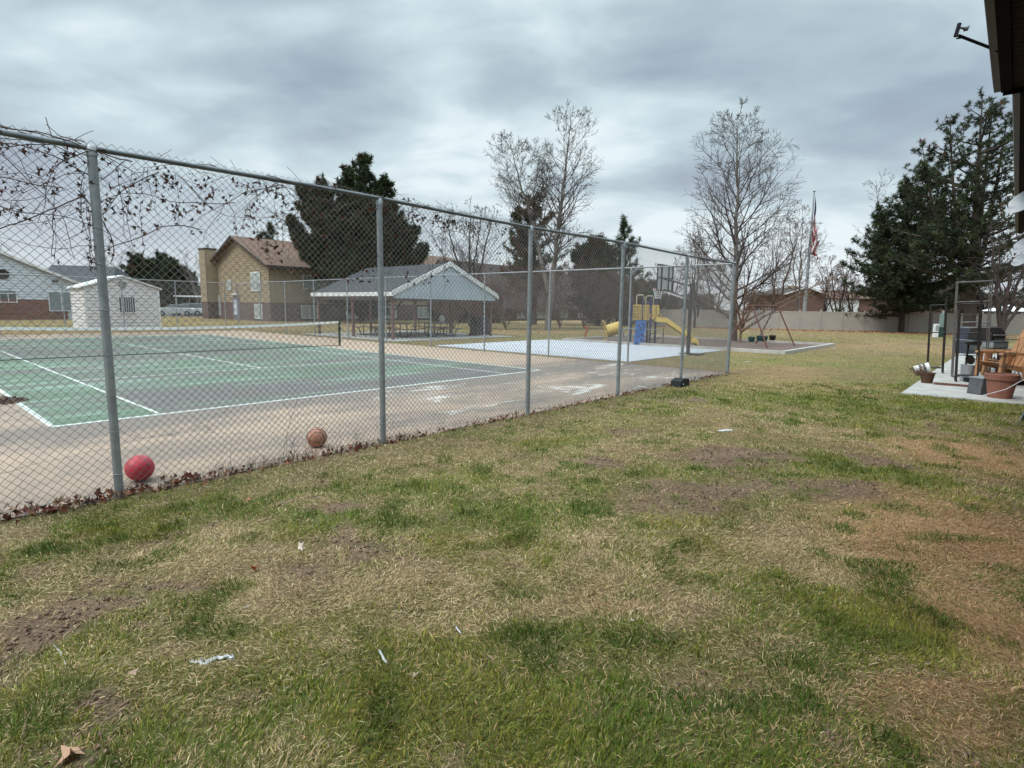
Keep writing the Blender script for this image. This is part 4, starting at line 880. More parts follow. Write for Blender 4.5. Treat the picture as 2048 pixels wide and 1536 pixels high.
for a in(-1.5,1.5):
    for b_ in(-1.5,1.5): MB().tube([(a,b_,0),(a,b_,2.1)],.03,6).build('canopy_leg',ggrey,nb3)
# ---------------------------------------------------------------- parked cars
def car(col,lab,px,Y,rz,suv=True,name='parked_car'):
    t=thing(name,lab,'car',((px-1024)/F*Y,Y,.02),rz,'cars parked behind the tan house')
    pm_=mat('car_paint_'+lab.split()[0],col,.3,.1,tuple(x*.92 for x in col),1)
    h=1.65 if suv else 1.45
    low=[(-2.2,.38),(-2.25,.75),(-2.1,.98),(-1.1,1.05),(1.9,1.05),(2.2,.95),(2.25,.6),(2.2,.38)]
    mb=MB(); 
    n_=len(low); 
    for yy,sc in((-.88,.96),(-.80,1.0),(.80,1.0),(.88,.96)):
        mb.v+=[(x*sc,yy,z if abs(yy)<.85 else .4+(z-.4)*.93) for x,z in low]
    for k in range(3): mb.f+=[(k*n_+i,k*n_+(i+1)%n_,(k+1)*n_+(i+1)%n_,(k+1)*n_+i) for i in range(n_)]
    mb.f+=[tuple(range(n_)),tuple(range(3*n_,4*n_))[::-1]]; mb.build('body',pm_,t,smooth=True)
    cab=[(-1.35,1.0),(-.65,h-.06),(-.2,h),(1.5,h-.02),(2.05 if suv else 1.6,1.0)]
    mb=MB(); n_=len(cab)
    for yy,s_ in((-.82,0),(.82,0)): mb.v+=[(x,yy*(1 if z<1.2 else .82),z) for x,z in cab]
    mb.f+=[(i,(i+1)%n_,n_+(i+1)%n_,n_+i) for i in range(n_)]+[tuple(range(n_)),tuple(range(n_,2*n_))[::-1]]; mb.build('cabin_glass',glass,t)
    MB().bx(-.5,1.55,-.66,.66,h-.03,h+.03).build('roof',pm_,t)
    for sx in(-1.4,1.4):
        for sy in(-.82,.82):
            w_=MB().lathe([(.0,-.1),(.2,-.1),(.33,-.09),(.34,0),(.33,.09),(.2,.1),(0,.1)],(0,0,0),18,m=Matrix.Rotation(R(90),3,'X')).build('wheel',blackp,t,smooth=True,loc=(sx,sy,.34))
            MB().lathe([(0,-.112),(.19,-.112),(.19,.112),(0,.112)],(0,0,0),12,m=Matrix.Rotation(R(90),3,'X')).build('rim',ggrey,w_)
    for sy in(-.62,.62): MB().box((-2.2,sy,.78),(.08,.34,.14)).build('headlight',glassb,t)
    return t
car((.55,.56,.58),'silver hatchback parked leftmost, nose towards the shed',352,74,.5,False); car((.60,.61,.60),'pale grey estate car parked in the middle of the three',378,77,.25)
car((.68,.68,.68),'white sport utility car parked nearest the tan house',402,79,-.9)
cp=thing('carport','flat white topped carport over the parked cars left of the chimney','carport',((404-1024)/F*82,82,0),.2)
MB().bx(-2.6,6,-2.5,3,2.55,2.75).build('carport_roof',white,cp)
for x in(-2.3,5.6):
    for y in(-2.2,2.7): MB().tube([(x,y,0),(x,y,2.55)],.06,6).build('carport_post',ggrey,cp)
#PART5
# ---------------------------------------------------------------- apartment block beside the camera (only its eaves reach into view)
ab=thing('apartment_block','brown apartment block at the right whose dark eave and slatted soffit reach over the camera','building',UV(0,0),TH)
MB().bx(-14,29.0,-20,-11.6,0,5.05).build('wall',brickh,ab)
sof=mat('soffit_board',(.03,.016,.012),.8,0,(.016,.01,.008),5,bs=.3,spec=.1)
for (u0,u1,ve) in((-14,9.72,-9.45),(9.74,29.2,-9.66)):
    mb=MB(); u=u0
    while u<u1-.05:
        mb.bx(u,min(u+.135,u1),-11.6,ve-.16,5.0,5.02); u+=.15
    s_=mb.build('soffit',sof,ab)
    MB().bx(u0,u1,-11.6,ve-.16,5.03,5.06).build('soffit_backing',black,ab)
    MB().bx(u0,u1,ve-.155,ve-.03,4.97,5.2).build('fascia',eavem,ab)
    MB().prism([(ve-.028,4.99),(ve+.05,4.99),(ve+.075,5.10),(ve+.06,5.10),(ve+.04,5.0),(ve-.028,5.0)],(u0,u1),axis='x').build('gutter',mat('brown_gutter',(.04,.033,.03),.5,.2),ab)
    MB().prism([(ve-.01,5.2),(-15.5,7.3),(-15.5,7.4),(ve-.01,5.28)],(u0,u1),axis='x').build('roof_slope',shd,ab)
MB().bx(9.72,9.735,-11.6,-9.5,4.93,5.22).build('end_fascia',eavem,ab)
for u0 in(-9,-3,3,9,15,21,26): window(ab,'window',u0,u0+1.6,1.2,2.6,-11.57,glass,out=1,mull=1,fm=trimw)
c=W(1985,97,7.5); uu,vv=toUV(c.x,c.y)
la=thing('antenna_arm','thin dark metal arm with angled feed head sticking out from the eave','antenna arm',W(1988,98,7.55),0)
Lp=lambda px,py:W(px,py,7.5)-la.location
MB().tube([Lp(2000,103),Lp(1917,71)],.021,4).build('arm',darkarm,la); MB().tube([Lp(1911,73),Lp(1919,47)],.023,8).build('feed_tube',darkarm,la)
MB().tube([Lp(1918,56),Lp(1926,56),Lp(1932,58)],[.013,.013,.03],8).tube([Lp(1932,58),Lp(1939,51)],[.03,.006],8).build('feed_horn',greyp,la); MB().tube([Lp(1922,76),Lp(1913,77)],.01,5).build('bolt',black,la)
dm=mat('dish_white',(.36,.37,.39),.45,0,(.28,.29,.31),6)
def dish(px,py,Y,Rd,lab,rz,tilt):
    p=W(px,py,Y); t=thing('satellite_dish',lab,'satellite dish',p,0,'satellite dishes on the apartment block')
    m_=Vector((-.72,-.10,.55)).normalized().to_track_quat('Z','Y').to_matrix()@Matrix.Rotation(rz,3,'Z')
    pr=[(Rd*k/8,.22*Rd*(k/8)**2) for k in range(9)]; MB().lathe(pr+[(r,z-.012) for r,z in pr[::-1]],(0,0,0),28,m=m_).build('reflector',dm,t,smooth=True)
    MB().tube([m_@Vector((0,0,-.01)),m_@Vector((0,0,-.15)),UV(*( (toUV(p.x+.9,p.y-.9)) ),0).xyz-Vector((p.x,p.y,0))+Vector((0,0,-.35))],.022,6).build('mount_arm',ggrey,t)
    a=m_@Vector((Rd*.95,0,.05)); b_=m_@Vector((Rd*.5,0,Rd*1.0)); MB().tube([a,b_],.012,6).build('feed_arm',greyp,t); MB().tube([b_,b_+m_@Vector((-.08,0,-.04))],.03,8).build('feed_horn',ggrey,t)
dish(2052,405,13.5,.36,'largest upper satellite dish seen nearly edge on at the right edge',PI+.35,.95)
dish(2051,492,16.5,.30,'middle satellite dish below the largest one at the right edge',PI+.3,.95)
dish(2044,521,17.5,.25,'smallest lowest satellite dish at the right edge',PI+.3,.95)
# ---------------------------------------------------------------- patio and its clutter
sheet('patio_slab',13.3,31,-11.6,-8.25,-.05,.03,concrete)
def rack(name,lab,px,py,w,d,h,levels,r,m_,rz=0,extra=0,shelf=None,cross=False):
    p=GP(px,py); t=thing(name,lab,'rack',(p.x,p.y,.03),rz,'metal racks on the patio slab')
    t.rotation_euler=(0,0,TH-PI/2+.16); t.rotation_euler.rotate_axis('Y',-.05)
    for x,y,hh in((0,0,h),(w,0,h+extra),(0,d,h),(w,d,h+extra)): MB().tube([(x,y,0),(x,y,hh)],r,6).build('upright',m_,t)
    for z in levels:
        mb=MB()
        for a,b_ in(((0,0,z),(w,0,z)),((0,d,z),(w,d,z)),((0,0,z),(0,d,z)),((w,0,z),(w,d,z))): mb.tube([a,b_],r*.8,5)
        if shelf: [mb.tube([(0,d*q/7,z),(w,d*q/7,z)],.003,4) for q in range(1,7)]
        mb.build('shelf_frame',m_,t)
    return t
rack('plant_rack','narrow black metal rack at the left, standing by the overturned bucket',1855,748,.36,.28,1.98,(.15,1.18,1.97),.018,black,.2,.2)
rack('metal_shelving','tall light grey metal shelf frame, tallest of the racks',1905,757,.72,.32,2.62,(.02,1.35,1.5,2.05,2.58),.017,mat('worn_zinc',(.2,.2,.195),.5,.4,(.12,.10,.09),9),.15,0,True)
rack('plant_rack','black metal rack in front of the tall grey shelving',1912,766,.42,.26,2.0,(.16,1.25,1.7,1.98),.018,black,.2,.25)
p=GP(1868,771); t=thing('board','weathered red brown board lying on the slab in front of the racks','board',(p.x,p.y,.03),TH-PI/2); MB().bx(0,1.08,-.06,.06,0,.045).build('plank',woodb,t)
MB().bx(.02,1.06,-.05,.05,.046,.052).build('plank_face',woodb,t)
p=GP(1853,768); t=thing('wicker_pot','small dark brown wicker pot on the corner of the slab','pot',(p.x,p.y,.03),0)
MB().lathe([(0,0),(.115,0),(.155,.23),(.17,.235),(.17,.26),(.15,.26),(.14,.2),(0,.19)],(0,0,0),20).build('pot_body',wicker,t,smooth=True)
def lettering(mb,f,rows,n,h,seed):
    q=random.Random(seed)
    for z in rows:
        a=-1.1
        while a<1.1:
            w_=q.uniform(.06,.13); mb.add([f(a,z),f(a+w_,z),f(a+w_,z+h),f(a,z+h)],[(0,1,2,3)]); a+=w_+q.uniform(.05,.09)
    return mb
p=GP(1852,751); t=thing('overturned_bucket','white plastic bucket with black lettering lying tipped on its side beside the small wicker pot','bucket',(p.x,p.y+.2,.16),0)
m_=Matrix.Rotation(-.5,3,'Z')@Matrix.Rotation(R(72),3,'Y')@Matrix.Rotation(PI/2,3,'Z')
MB().lathe([(0,-.17),(.13,-.17),(.15,.17),(.16,.17),(.16,.19),(.14,.19),(.12,-.15),(0,-.15)],(0,0,0),24,m=m_).build('bucket_body',white,t,smooth=True)
lt=MB()
for base in(.5,2.3,4.2): lettering(lt,lambda a,z:m_@Vector((.1525*math.cos(a+base),.1525*math.sin(a+base),z)),(-.06,.04),6,.06,int(base*3))
lt.build('printed_lettering',black,t)
r6=random.Random(6)
t=thing('dead_potted_plant','bare dry brown plant stalks sprawling left of the overturned bucket','plant',(p.x-.3,p.y,.02),0)
S0=[];S1=[];q0=[]
for k in range(34):
    q=Vector((r6.uniform(0,.25),r6.uniform(-.1,.1),r6.uniform(0,.1))); d=Vector((r6.uniform(-1,.2),r6.uniform(-.6,.5),r6.uniform(0,.9))).normalized()
    for i in range(6): q2=q+d*.055; S0.append(q);S1.append(q2);q0.append(.006-.0007*i); q=q2; d=(d+Vector((r6.gauss(0,.3),r6.gauss(0,.3),r6.gauss(-.12,.25)))).normalized()
Vn,Fn=segtubes(S0,S1,q0,q0,4); npmesh('stalks',Vn,Fn,bark_o,t); Vn,Fn,Cn=leafcloud(np.array(S1)[::3],0,.03,.5,[(.25,.17,.1),(.4,.3,.2),(.1,.06,.05)],8); npmesh('dried_leaves_or_seeds',Vn,Fn,leafm,t,col=Cn)
p=GP(1932,764); t=thing('white_pail','cylindrical pale grey pail standing on the slab behind the black rack','bucket',(p.x,p.y,.03),0)
MB().lathe([(0,0),(.135,0),(.15,.40),(.155,.42),(.14,.42),(.12,.03),(0,.03)],(0,0,0),22).build('pail_body',dm,t,smooth=True)
p=GP(1932,712); t=thing('deck_box','dark slate storage box with a pale rim on the slab far behind the racks','storage box',(p.x,p.y,.03),.3)
MB().bx(-.36,.36,-.3,.3,.08,.62).build('box_body',navyg,t,bev=.02); MB().bx(-.39,.39,-.33,.33,.62,.68).build('pale_rim',ggrey,t); MB().bx(-.34,.34,-.28,.28,.68,1.2).build('upper_box',navyg,t,bev=.03); MB().bx(-.3,.3,-.34,-.3,.25,.45).build('front_panel',greyp,t)
p=W(1939,720,15.3); t=thing('frying_pan','round black pan hanging at the side of the rack','pan',p,0)
MB().lathe([(0,0),(.12,0),(.13,.03),(.125,.03),(.115,.008),(0,.008)],(0,0,0),20,m=Matrix.Rotation(R(70),3,'X')).build('pan_bowl',black,t,smooth=True); MB().tube([(.12,0,0),(.3,.05,.1)],.012,6).build('handle',black,t)
# gas grill
p=GP(1990,748); t=thing('gas_grill','black gas grill with silver control panel and side shelf behind the tan chair','grill',(p.x+.1,p.y+.6,.03),.25)
MB().prism([(-.36,.95),(.36,.95),(.36,1.1),(.28,1.3),(.05,1.38),(-.22,1.34),(-.36,1.15)],(-.28,.28),axis='x').build('lid',black,t,bev=.02)
MB().bx(-.42,.42,-.28,.28,.8,.94).build('firebox',black,t); MB().bx(-.42,.42,-.33,-.282,.8,.93).build('control_panel',ggrey,t); MB().bx(-.85,-.43,-.24,.24,.90,.945).build('side_shelf',greyp,t)
MB().tube([(-.3,-.42,1.12),(.3,-.42,1.12)],.015,6).build('lid_handle',ggrey,t)
for x in(-.38,.38):
    for y in(-.22,.22): MB().bx(x-.02,x+.02,y-.02,y+.02,0,.8).build('leg',black,t)
for x in(-.4,.4): MB().lathe([(0,-.02),(.09,-.02),(.09,.02),(0,.02)],(0,0,0),14,m=Matrix.Rotation(R(90),3,'Y')).build('wheel',blackp,t,loc=(x,.25,.09))
p=GP(1972,752); t=thing('work_table','small grey wooden table holding a grey printer like box beside the grill','table',(p.x,p.y+.15,.03),.15)
MB().bx(-.05,.75,-.25,.25,.72,.76).build('tabletop',mat('grey_board',(.22,.2,.18),.85,0,(.15,.135,.12),6),t)
for x in(0,.7):
    for y in(-.2,.2): MB().bx(x-.02,x+.03,y-.02,y+.02,0,.72).build('leg',woodb,t)
MB().bx(0,.7,-.2,.2,.25,.28).build('lower_shelf',woodb,t)
t2=thing('grey_metal_box','low light grey metal box lying on the small table','box',(p.x+.02,p.y+.1,.80),.15); MB().bx(-.02,.5,-.18,.18,0,.18).build('box_body',ggrey,t2,bev=.03); MB().bx(-.03,.51,-.19,.19,.182,.20).build('box_lid',greyp,t2)
for i,(x,z,c_) in enumerate(((.12,.32,redp),(.3,.33,white),(.5,.34,greenp))):
    s_=thing('garden_can',('small red','small white','small green')[i]+' can on the lower shelf of the small table','can',(p.x+x,p.y+.15,.03+.28),0)
    MB().lathe([(0,0),(.06,0),(.06,.16),(.03,.2),(0,.2)],(0,0,0),12).build('can_body',c_,s_); MB().lathe([(0,.2),(.025,.2),(.025,.23),(0,.23)],(0,0,0),10).build('cap',greyp,s_)
def adirondack(lab,loc,rz,sc):
    t=thing('resin_chair',lab,'chair',loc,rz,'tan resin chairs'); t.scale=(sc,)*3
    for s in(-1,1):
        MB().prism([(-.40,0),(-.34,0),(-.28,.52),(-.30,.56),(-.36,.56)],(s*.30-.035,s*.30+.035)).build('front_leg',orangec,t,bev=.008)
        MB().prism([(-.42,.55),(.28,.55),(.30,.60),(-.40,.60)],(s*.31-.055,s*.31+.055)).build('armrest',orangec,t,bev=.012)
        MB().prism([(.16,0),(.24,0),(.20,.30),(.27,.58),(.20,.58),(.10,.30)],(s*.30-.03,s*.30+.03)).build('rear_leg',orangec,t,bev=.008)
        MB().prism([(-.36,.30),(-.34,.36),(.22,.24),(.20,.16)],(s*.27-.02,s*.27+.02)).build('seat_rail',orangec,t)
    mb=MB(); [mb.box((-.33+k*.085,0,.375-k*.018),(.07,.52,.018),ry=.2) for k in range(7)]; mb.build('seat',orangec,t)
    for k in range(5):
        y=(k-2)*.115; top=1.26-.03*(k-2)**2; fan=1+.22
        MB().add([(.18,y-.05,.26),(.18,y+.05,.26),(.60,y*fan+.055,top),(.60,y*fan-.055,top),(.205,y-.05,.25),(.205,y+.05,.25),(.625,y*fan+.055,top-.01),(.625,y*fan-.055,top-.01)],[(0,1,2,3),(7,6,5,4),(0,4,5,1),(1,5,6,2),(2,6,7,3),(3,7,4,0)]).build('back_slat',orangec,t)
    MB().tube([(.50,-.30,.90),(.505,-.15,.91),(.505,0,.91),(.505,.15,.91),(.50,.30,.90)],.025,6).build('back_rail',orangec,t)
    return t
p=GP(1984,772); adirondack('tan resin armchair perched on dark boxes behind the big terracotta pot',(p.x+.36,p.y+.1,.16),.0,1.15)
adirondack('second tan resin armchair, just behind and right of the first',(p.x+.95,p.y+.6,.16),-.05,1.15)
t=thing('dark_crate','low black crate under the tan chairs','crate',(p.x+.3,p.y+.3,.03),.2)
MB().bx(-.5,.7,-.3,.4,0,.11).build('crate_body',blackp,t,bev=.02); MB().bx(-.52,.72,-.32,.42,.111,.129).build('crate_lid',greyp,t)
p=GP(2007,801); t=thing('terracotta_pot','big terracotta flower pot with a wire cage standing on the slab edge','pot',(p.x+.08,p.y+.2,.03),0); t.scale=(.82,.82,.94)
MB().lathe([(0,0),(.245,0),(.31,.40),(.345,.41),(.36,.53),(.33,.54),(.31,.44),(0,.42)],(0,0,0),32).build('pot_body',terra,t,smooth=True); MB().lathe([(0,.47),(.31,.47)],(0,0,0),20).build('soil',mulch,t)
mb=MB()
for k in range(4): a=PI/4+k*PI/2; mb.tube([(.16*math.cos(a),.16*math.sin(a),.45),(.24*math.cos(a),.24*math.sin(a),1.35)],.006,4)
for z,r in((.7,.18),(1.0,.21),(1.3,.235)): mb.tube([(r*math.cos(k*PI/8),r*math.sin(k*PI/8),z) for k in range(17)],.005,4,False)
mb.build('wire_cage',black,t)
p=GP(1966,796); t=thing('grey_tote','dark grey plastic bin tilted beside the big terracotta pot','bin',(p.x+.24,p.y+.38,.03),.2); t.scale=(.68,.68,.9)
MB().prism([(-.24,0),(.22,0),(.26,.38),(-.18,.40)],(-.2,.25)).build('bin_body',greyp,t,bev=.02); MB().bx(-.20,.27,-.215,.265,.385,.415).build('rim',ggrey,t)
p=GP(2046,760); t=thing('folding_chair','black fabric folding chair at the right edge behind the terracotta pot','chair',(p.x+.1,p.y,.03),.4)
MB().box((0,0,.45),(.5,.48,.03)).build('seat',black,t); MB().box((.22,0,.75),(.03,.5,.5),ry=.15).build('backrest',black,t)
for s in(-1,1): MB().tube([(-.25,s*.25,0),(.25,s*.25,.45),(.3,s*.25,1.0)],.013,6).tube([(.25,s*.25,0),(-.25,s*.25,.45),(-.25,s*.25,.65)],.013,6).build('frame',greyp,t)
p=GP(2050,846); t=thing('leaning_board','grey sheet panel with white edge leaning at the right edge of the lawn','panel',(p.x+.12,p.y+.1,.0),.3)
MB().prism([(-.2,0),(.7,0),(.7,.5),(.1,.5)],(-.01,.01)).build('sheet_panel',greyp,t); MB().tube([(-.21,-.02,.0),(.7,-.02,.005)],.012,6).build('white_edge',white,t)
a=GP(1946,801); b_=W(2060,746,11.2); t=thing('rope','thin white rope stretched from the slab edge up past the terracotta pot','rope',a,0)
MB().tube([Vector((0,0,.05)),(b_-a)*.5+Vector((0,-.12,-.03)),b_-a+Vector((0,-.1,0))],.006,5).build('cord_line',white,t)
# utility posts
p=GP(1881,674); t=thing('utility_pedestal','green utility pedestal standing on the far lawn right of the white box','utility box',(p.x,p.y,0),0)
MB().bx(-.17,.17,-.15,.15,0,.75).build('cabinet',greenp,t); MB().bx(-.14,.14,-.12,.12,.75,1.75).build('upper_tube',mat('sage_metal',(.2,.28,.26),.5),t); MB().bx(-.06,.06,-.06,.06,1.75,2.0).build('cap',ggrey,t)
p=GP(1870,675); t=thing('white_utility_box','slim white utility box on the far lawn beside the green pedestal','utility box',(p.x,p.y,0),0)
MB().bx(-.15,.15,-.12,.12,0,1.0).build('box_body',white,t,bev=.02); MB().bx(-.11,.11,-.135,-.121,.5,.9).build('cover_plate',ggrey,t)
# ---------------------------------------------------------------- small litter on the lawn
def string(name,lab,cat,pts,r,m_,n=5,up=.03,wob=.01):
    P=[]; q=random.Random(hash(lab)%997)
    for (a,b_),(c_,d_) in zip(pts,pts[1:]):
        A_=GP(a,b_);B_=GP(c_,d_)
        for k in range(n): P.append(A_+(B_-A_)*k/n+Vector((q.gauss(0,wob),q.gauss(0,wob),up+abs(q.gauss(0,wob)))))
    o=P[0].copy(); t=thing(name,lab,cat,o,0); MB().tube([x-o for x in P],r,5).build('strand',m_,t); return t
pw=mat('white_film',(.55,.57,.58),.4,0,(.42,.44,.45),20)
t=string('plastic_strip','crumpled white plastic strip lying across the grass at the lower left','litter',[(383,1338),(410,1340),(440,1330),(472,1326)],.009,pw,6,.03,.006)
o=t.location; Vn,Fn,Cn=leafcloud(np.array([GP(385+9*k,1338-1.2*k)-o+Vector((0,0,.035)) for k in range(10)]),0,.022,.5,[(.5,.52,.53)],21); npmesh('torn_film',Vn,Fn,leafm,t,col=Cn)
string('white_twig','thin pale twig with a kink lying in the grass at the far lower left','twig',[(108,1300),(122,1318),(133,1342),(124,1348)],.0035,pw,4,.03,.003)
string('pale_stick','short pale stick lying in the green grass near the lower middle','stick',[(912,1268),(926,1287)],.0045,pw,3,.04,.002)
string('pale_stick','split pale stick lying left of the lower middle','stick',[(760,1315),(768,1335),(775,1348)],.006,pw,3,.04,.003)
string('pale_stick','thin bluish stick on the dry patch left of centre','stick',[(483,1228),(508,1218)],.004,pw,3,.03,.002)
string('grass_stalk','long dry straw stalk standing at the lower left corner','stalk',[(40,1536),(50,1470),(74,1412)],.002,bark_o,6,.04,.003)
def leaf(px,py,S,lab,cols,seed,group=None):
    p=GP(px,py); t=thing('dead_leaf',lab,'leaf',p+Vector((0,0,float(hump(p.x,p.y))+.03)),0,group)
    Vn,Fn,Cn=leafcloud(np.array([[0,0,0.]]),0,S,.5,cols,seed,lobes=5 if S>.04 else 3,flat=True); npmesh('leaf_blade',Vn,Fn,leafm,t,col=Cn)
    MB().tube([(0,0,0),(S*.8,.01,.005),(S*1.3,.03,.0)],.0015,4).build('leaf_stalk',bark_o,t)
leaf(145,1530,.075,'large curled tan leaf at the very bottom near the left corner',[(.5,.3,.2)],1)
leaf(603,1108,.045,'small upright cream leaf left of centre',[(.6,.5,.42)],2)
leaf(776,1466,.035,'dark purple brown leaf in the green grass at the bottom',[(.10,.05,.04)],3)
leaf(512,1152,.035,'rust red curled leaf left of centre',[(.35,.1,.03)],4)
leaf(270,1372,.035,'cream leaf beside the bare soil at the lower left',[(.5,.36,.28)],5)
leaf(498,1008,.03,'small russet leaf near the foot of the fence',[(.3,.12,.07)],8)
q=random.Random(4)
for k in range(26):
    px,py=q.uniform(60,1980),q.uniform(800,1420)
    if GP(px,py).y*0+toUV(GP(px,py).x,GP(px,py).y)[1]>-4.3: continue
    leaf(px,py,q.uniform(.012,.02),'tiny pale scrap of dead leaf lying loose on the lawn',[(.42,.34,.24),(.5,.44,.34)],30+k,'tiny pale leaf scraps scattered on the lawn')
for px,py,lab in((1494,905,'bright white scrap beyond the corner post on the tan grass'),(1450,866,'small pale bone shaped scrap right of the fence in the middle of the lawn'),(1668,698,'flat white scrap beside the far corner of the mulch bed kerb')):
    p=GP(px,py if px>1500 else (726 if px==1494 else py)); t=thing('white_scrap',lab,'litter',p+Vector((0,0,.03)),.3)
    MB().prism([(-.13,-.03),(.0,-.045),(.12,-.02),(.14,.03),(.02,.05),(-.1,.03)],(0,.012),axis='z').build('scrap_sheet',pw,t)
#PART6
# ---------------------------------------------------------------- trees
def grow(out,p,d,L,r,lev,mx,rg,sl,nch,ang,trop,wob,taper=.55,lr=(.38,.62)):
    n=max(3,int(L/sl)); st=L/n
    for i in range(n):
        t=i/n; r1=r*(1-taper*(i+1)/n)
        d=Vector((d.x+rg.gauss(0,wob),d.y+rg.gauss(0,wob),d.z+rg.gauss(0,wob)+trop*st)).normalized()
        q=p+d*st; out[0].append(tuple(p));out[1].append(tuple(q));out[2].append(r*(1-taper*i/n));out[3].append(r1)
        if lev<mx and t>.12:
            k=nch*st/ (L) ; c=int(k)+(rg.random()<k-int(k))
            for _ in range(c):
                a=Vector((rg.gauss(0,1),rg.gauss(0,1),rg.gauss(0,1))); a=(a-d*a.dot(d)).normalized()
                th=ang*rg.uniform(.7,1.25); dd=(d*math.cos(th)+a*math.sin(th)).normalized()
                grow(out,q,dd,L*rg.uniform(*lr)*(1-.45*t),max(r1*.55,.004),lev+1,mx,rg,sl*.8,nch*.85,ang,trop,wob*1.15,taper,lr)
        p=q
def bare_tree(name,label,px,Y,H,r0,seed,leaders=None,nb=30,blen=.27,elev=.75,mx=3,m=bark,twig=None,z0=.12,nch=9,prof=None,group=None,minr=.006,trop=.12,wob=.09,cat='tree',spreadx=1):
    rg=random.Random(seed); loc=((px-1024)/F*Y,Y,0); t=thing(name,label,cat,loc,0,group)
    tr=([],[],[],[]); br=([],[],[],[])
    leaders=leaders or [(0,0,H,0,1)]
    prof=prof or (lambda s: min(1,(s+.12)/.35)*(1-s)**.62+.12)
    for (lx,ly,LH,zs,rs) in leaders:
        n=16; pts=[]; r=r0*rs
        for i in range(n+1):
            s=i/n; pts.append(Vector((lx*s**1.1+rg.gauss(0,.012*H)*s*(1-s)*2, ly*s+rg.gauss(0,.012*H)*s*(1-s)*2, zs+(LH-zs)*s)))
        for i in range(n): tr[0].append(tuple(pts[i]));tr[1].append(tuple(pts[i+1]));tr[2].append(max(r*(1-i/n)**.8,.02));tr[3].append(max(r*(1-(i+1)/n)**.8,.015))
        az=rg.random()*6.28
        for k in range(nb):
            s=z0+(1-z0)*((k+rg.random())/nb)**.9; s=min(s,.985); i=min(int(s*n),n-1); p=pts[i].lerp(pts[i+1],s*n-i)
            az+=2.4+rg.gauss(0,.3); e=elev*rg.uniform(.75,1.2)*(1 if s>.25 else .7)
            d=Vector((math.cos(az)*math.cos(e)*spreadx,math.sin(az)*math.cos(e),math.sin(e))).normalized(); L=H*blen*prof(s)*rg.uniform(.7,1.15)
            rb=max(r*(1-s)**.8*.42,.018)
            grow(br,p,d,L,rb,1,mx,rg,.55,nch,.72,trop,wob)
    for q in(2,3):
        br[q][:]=[max(x,minr) for x in br[q]]
    V,Fs=segtubes(tr[0],tr[1],tr[2],tr[3],8); npmesh('trunk',V,Fs,m,t,smooth=True)
    V,Fs=segtubes(br[0],br[1],br[2],br[3],3); npmesh('branches',V,Fs,twig or m,t)
    return t
def needles(C,N_,l,wd,cols,seed,up=.35,noisec=None):
    r=np.random.RandomState(seed); C=np.asarray(C); n=len(C); D=r.randn(n,N_,3); D[...,2]+=up; D/=np.linalg.norm(D,axis=2,keepdims=True)
    ll=l*(.6+.7*r.rand(n,N_,1)); S=np.cross(D,r.randn(n,N_,3)); S/=np.linalg.norm(S,axis=2,keepdims=True)+1e-6
    b=C[:,None]+D*ll*.1; P=np.stack([b-S*wd,b+S*wd,C[:,None]+D*ll],2)
    cc=np.array(cols)[r.randint(0,len(cols),n)]*(.6+.8*r.rand(n,1)); col=np.broadcast_to(cc[:,None,None],(n,N_,3,3))
    return P.reshape(-1,3),np.arange(n*N_*3).reshape(-1,3),col.reshape(-1,3)
GRN=[(.030,.043,.022),(.040,.056,.024),(.024,.034,.020),(.055,.070,.030)]
def fx_(c,s,ci): return c*s if not ci else c*max(0,(s-.3)/.7)**.5
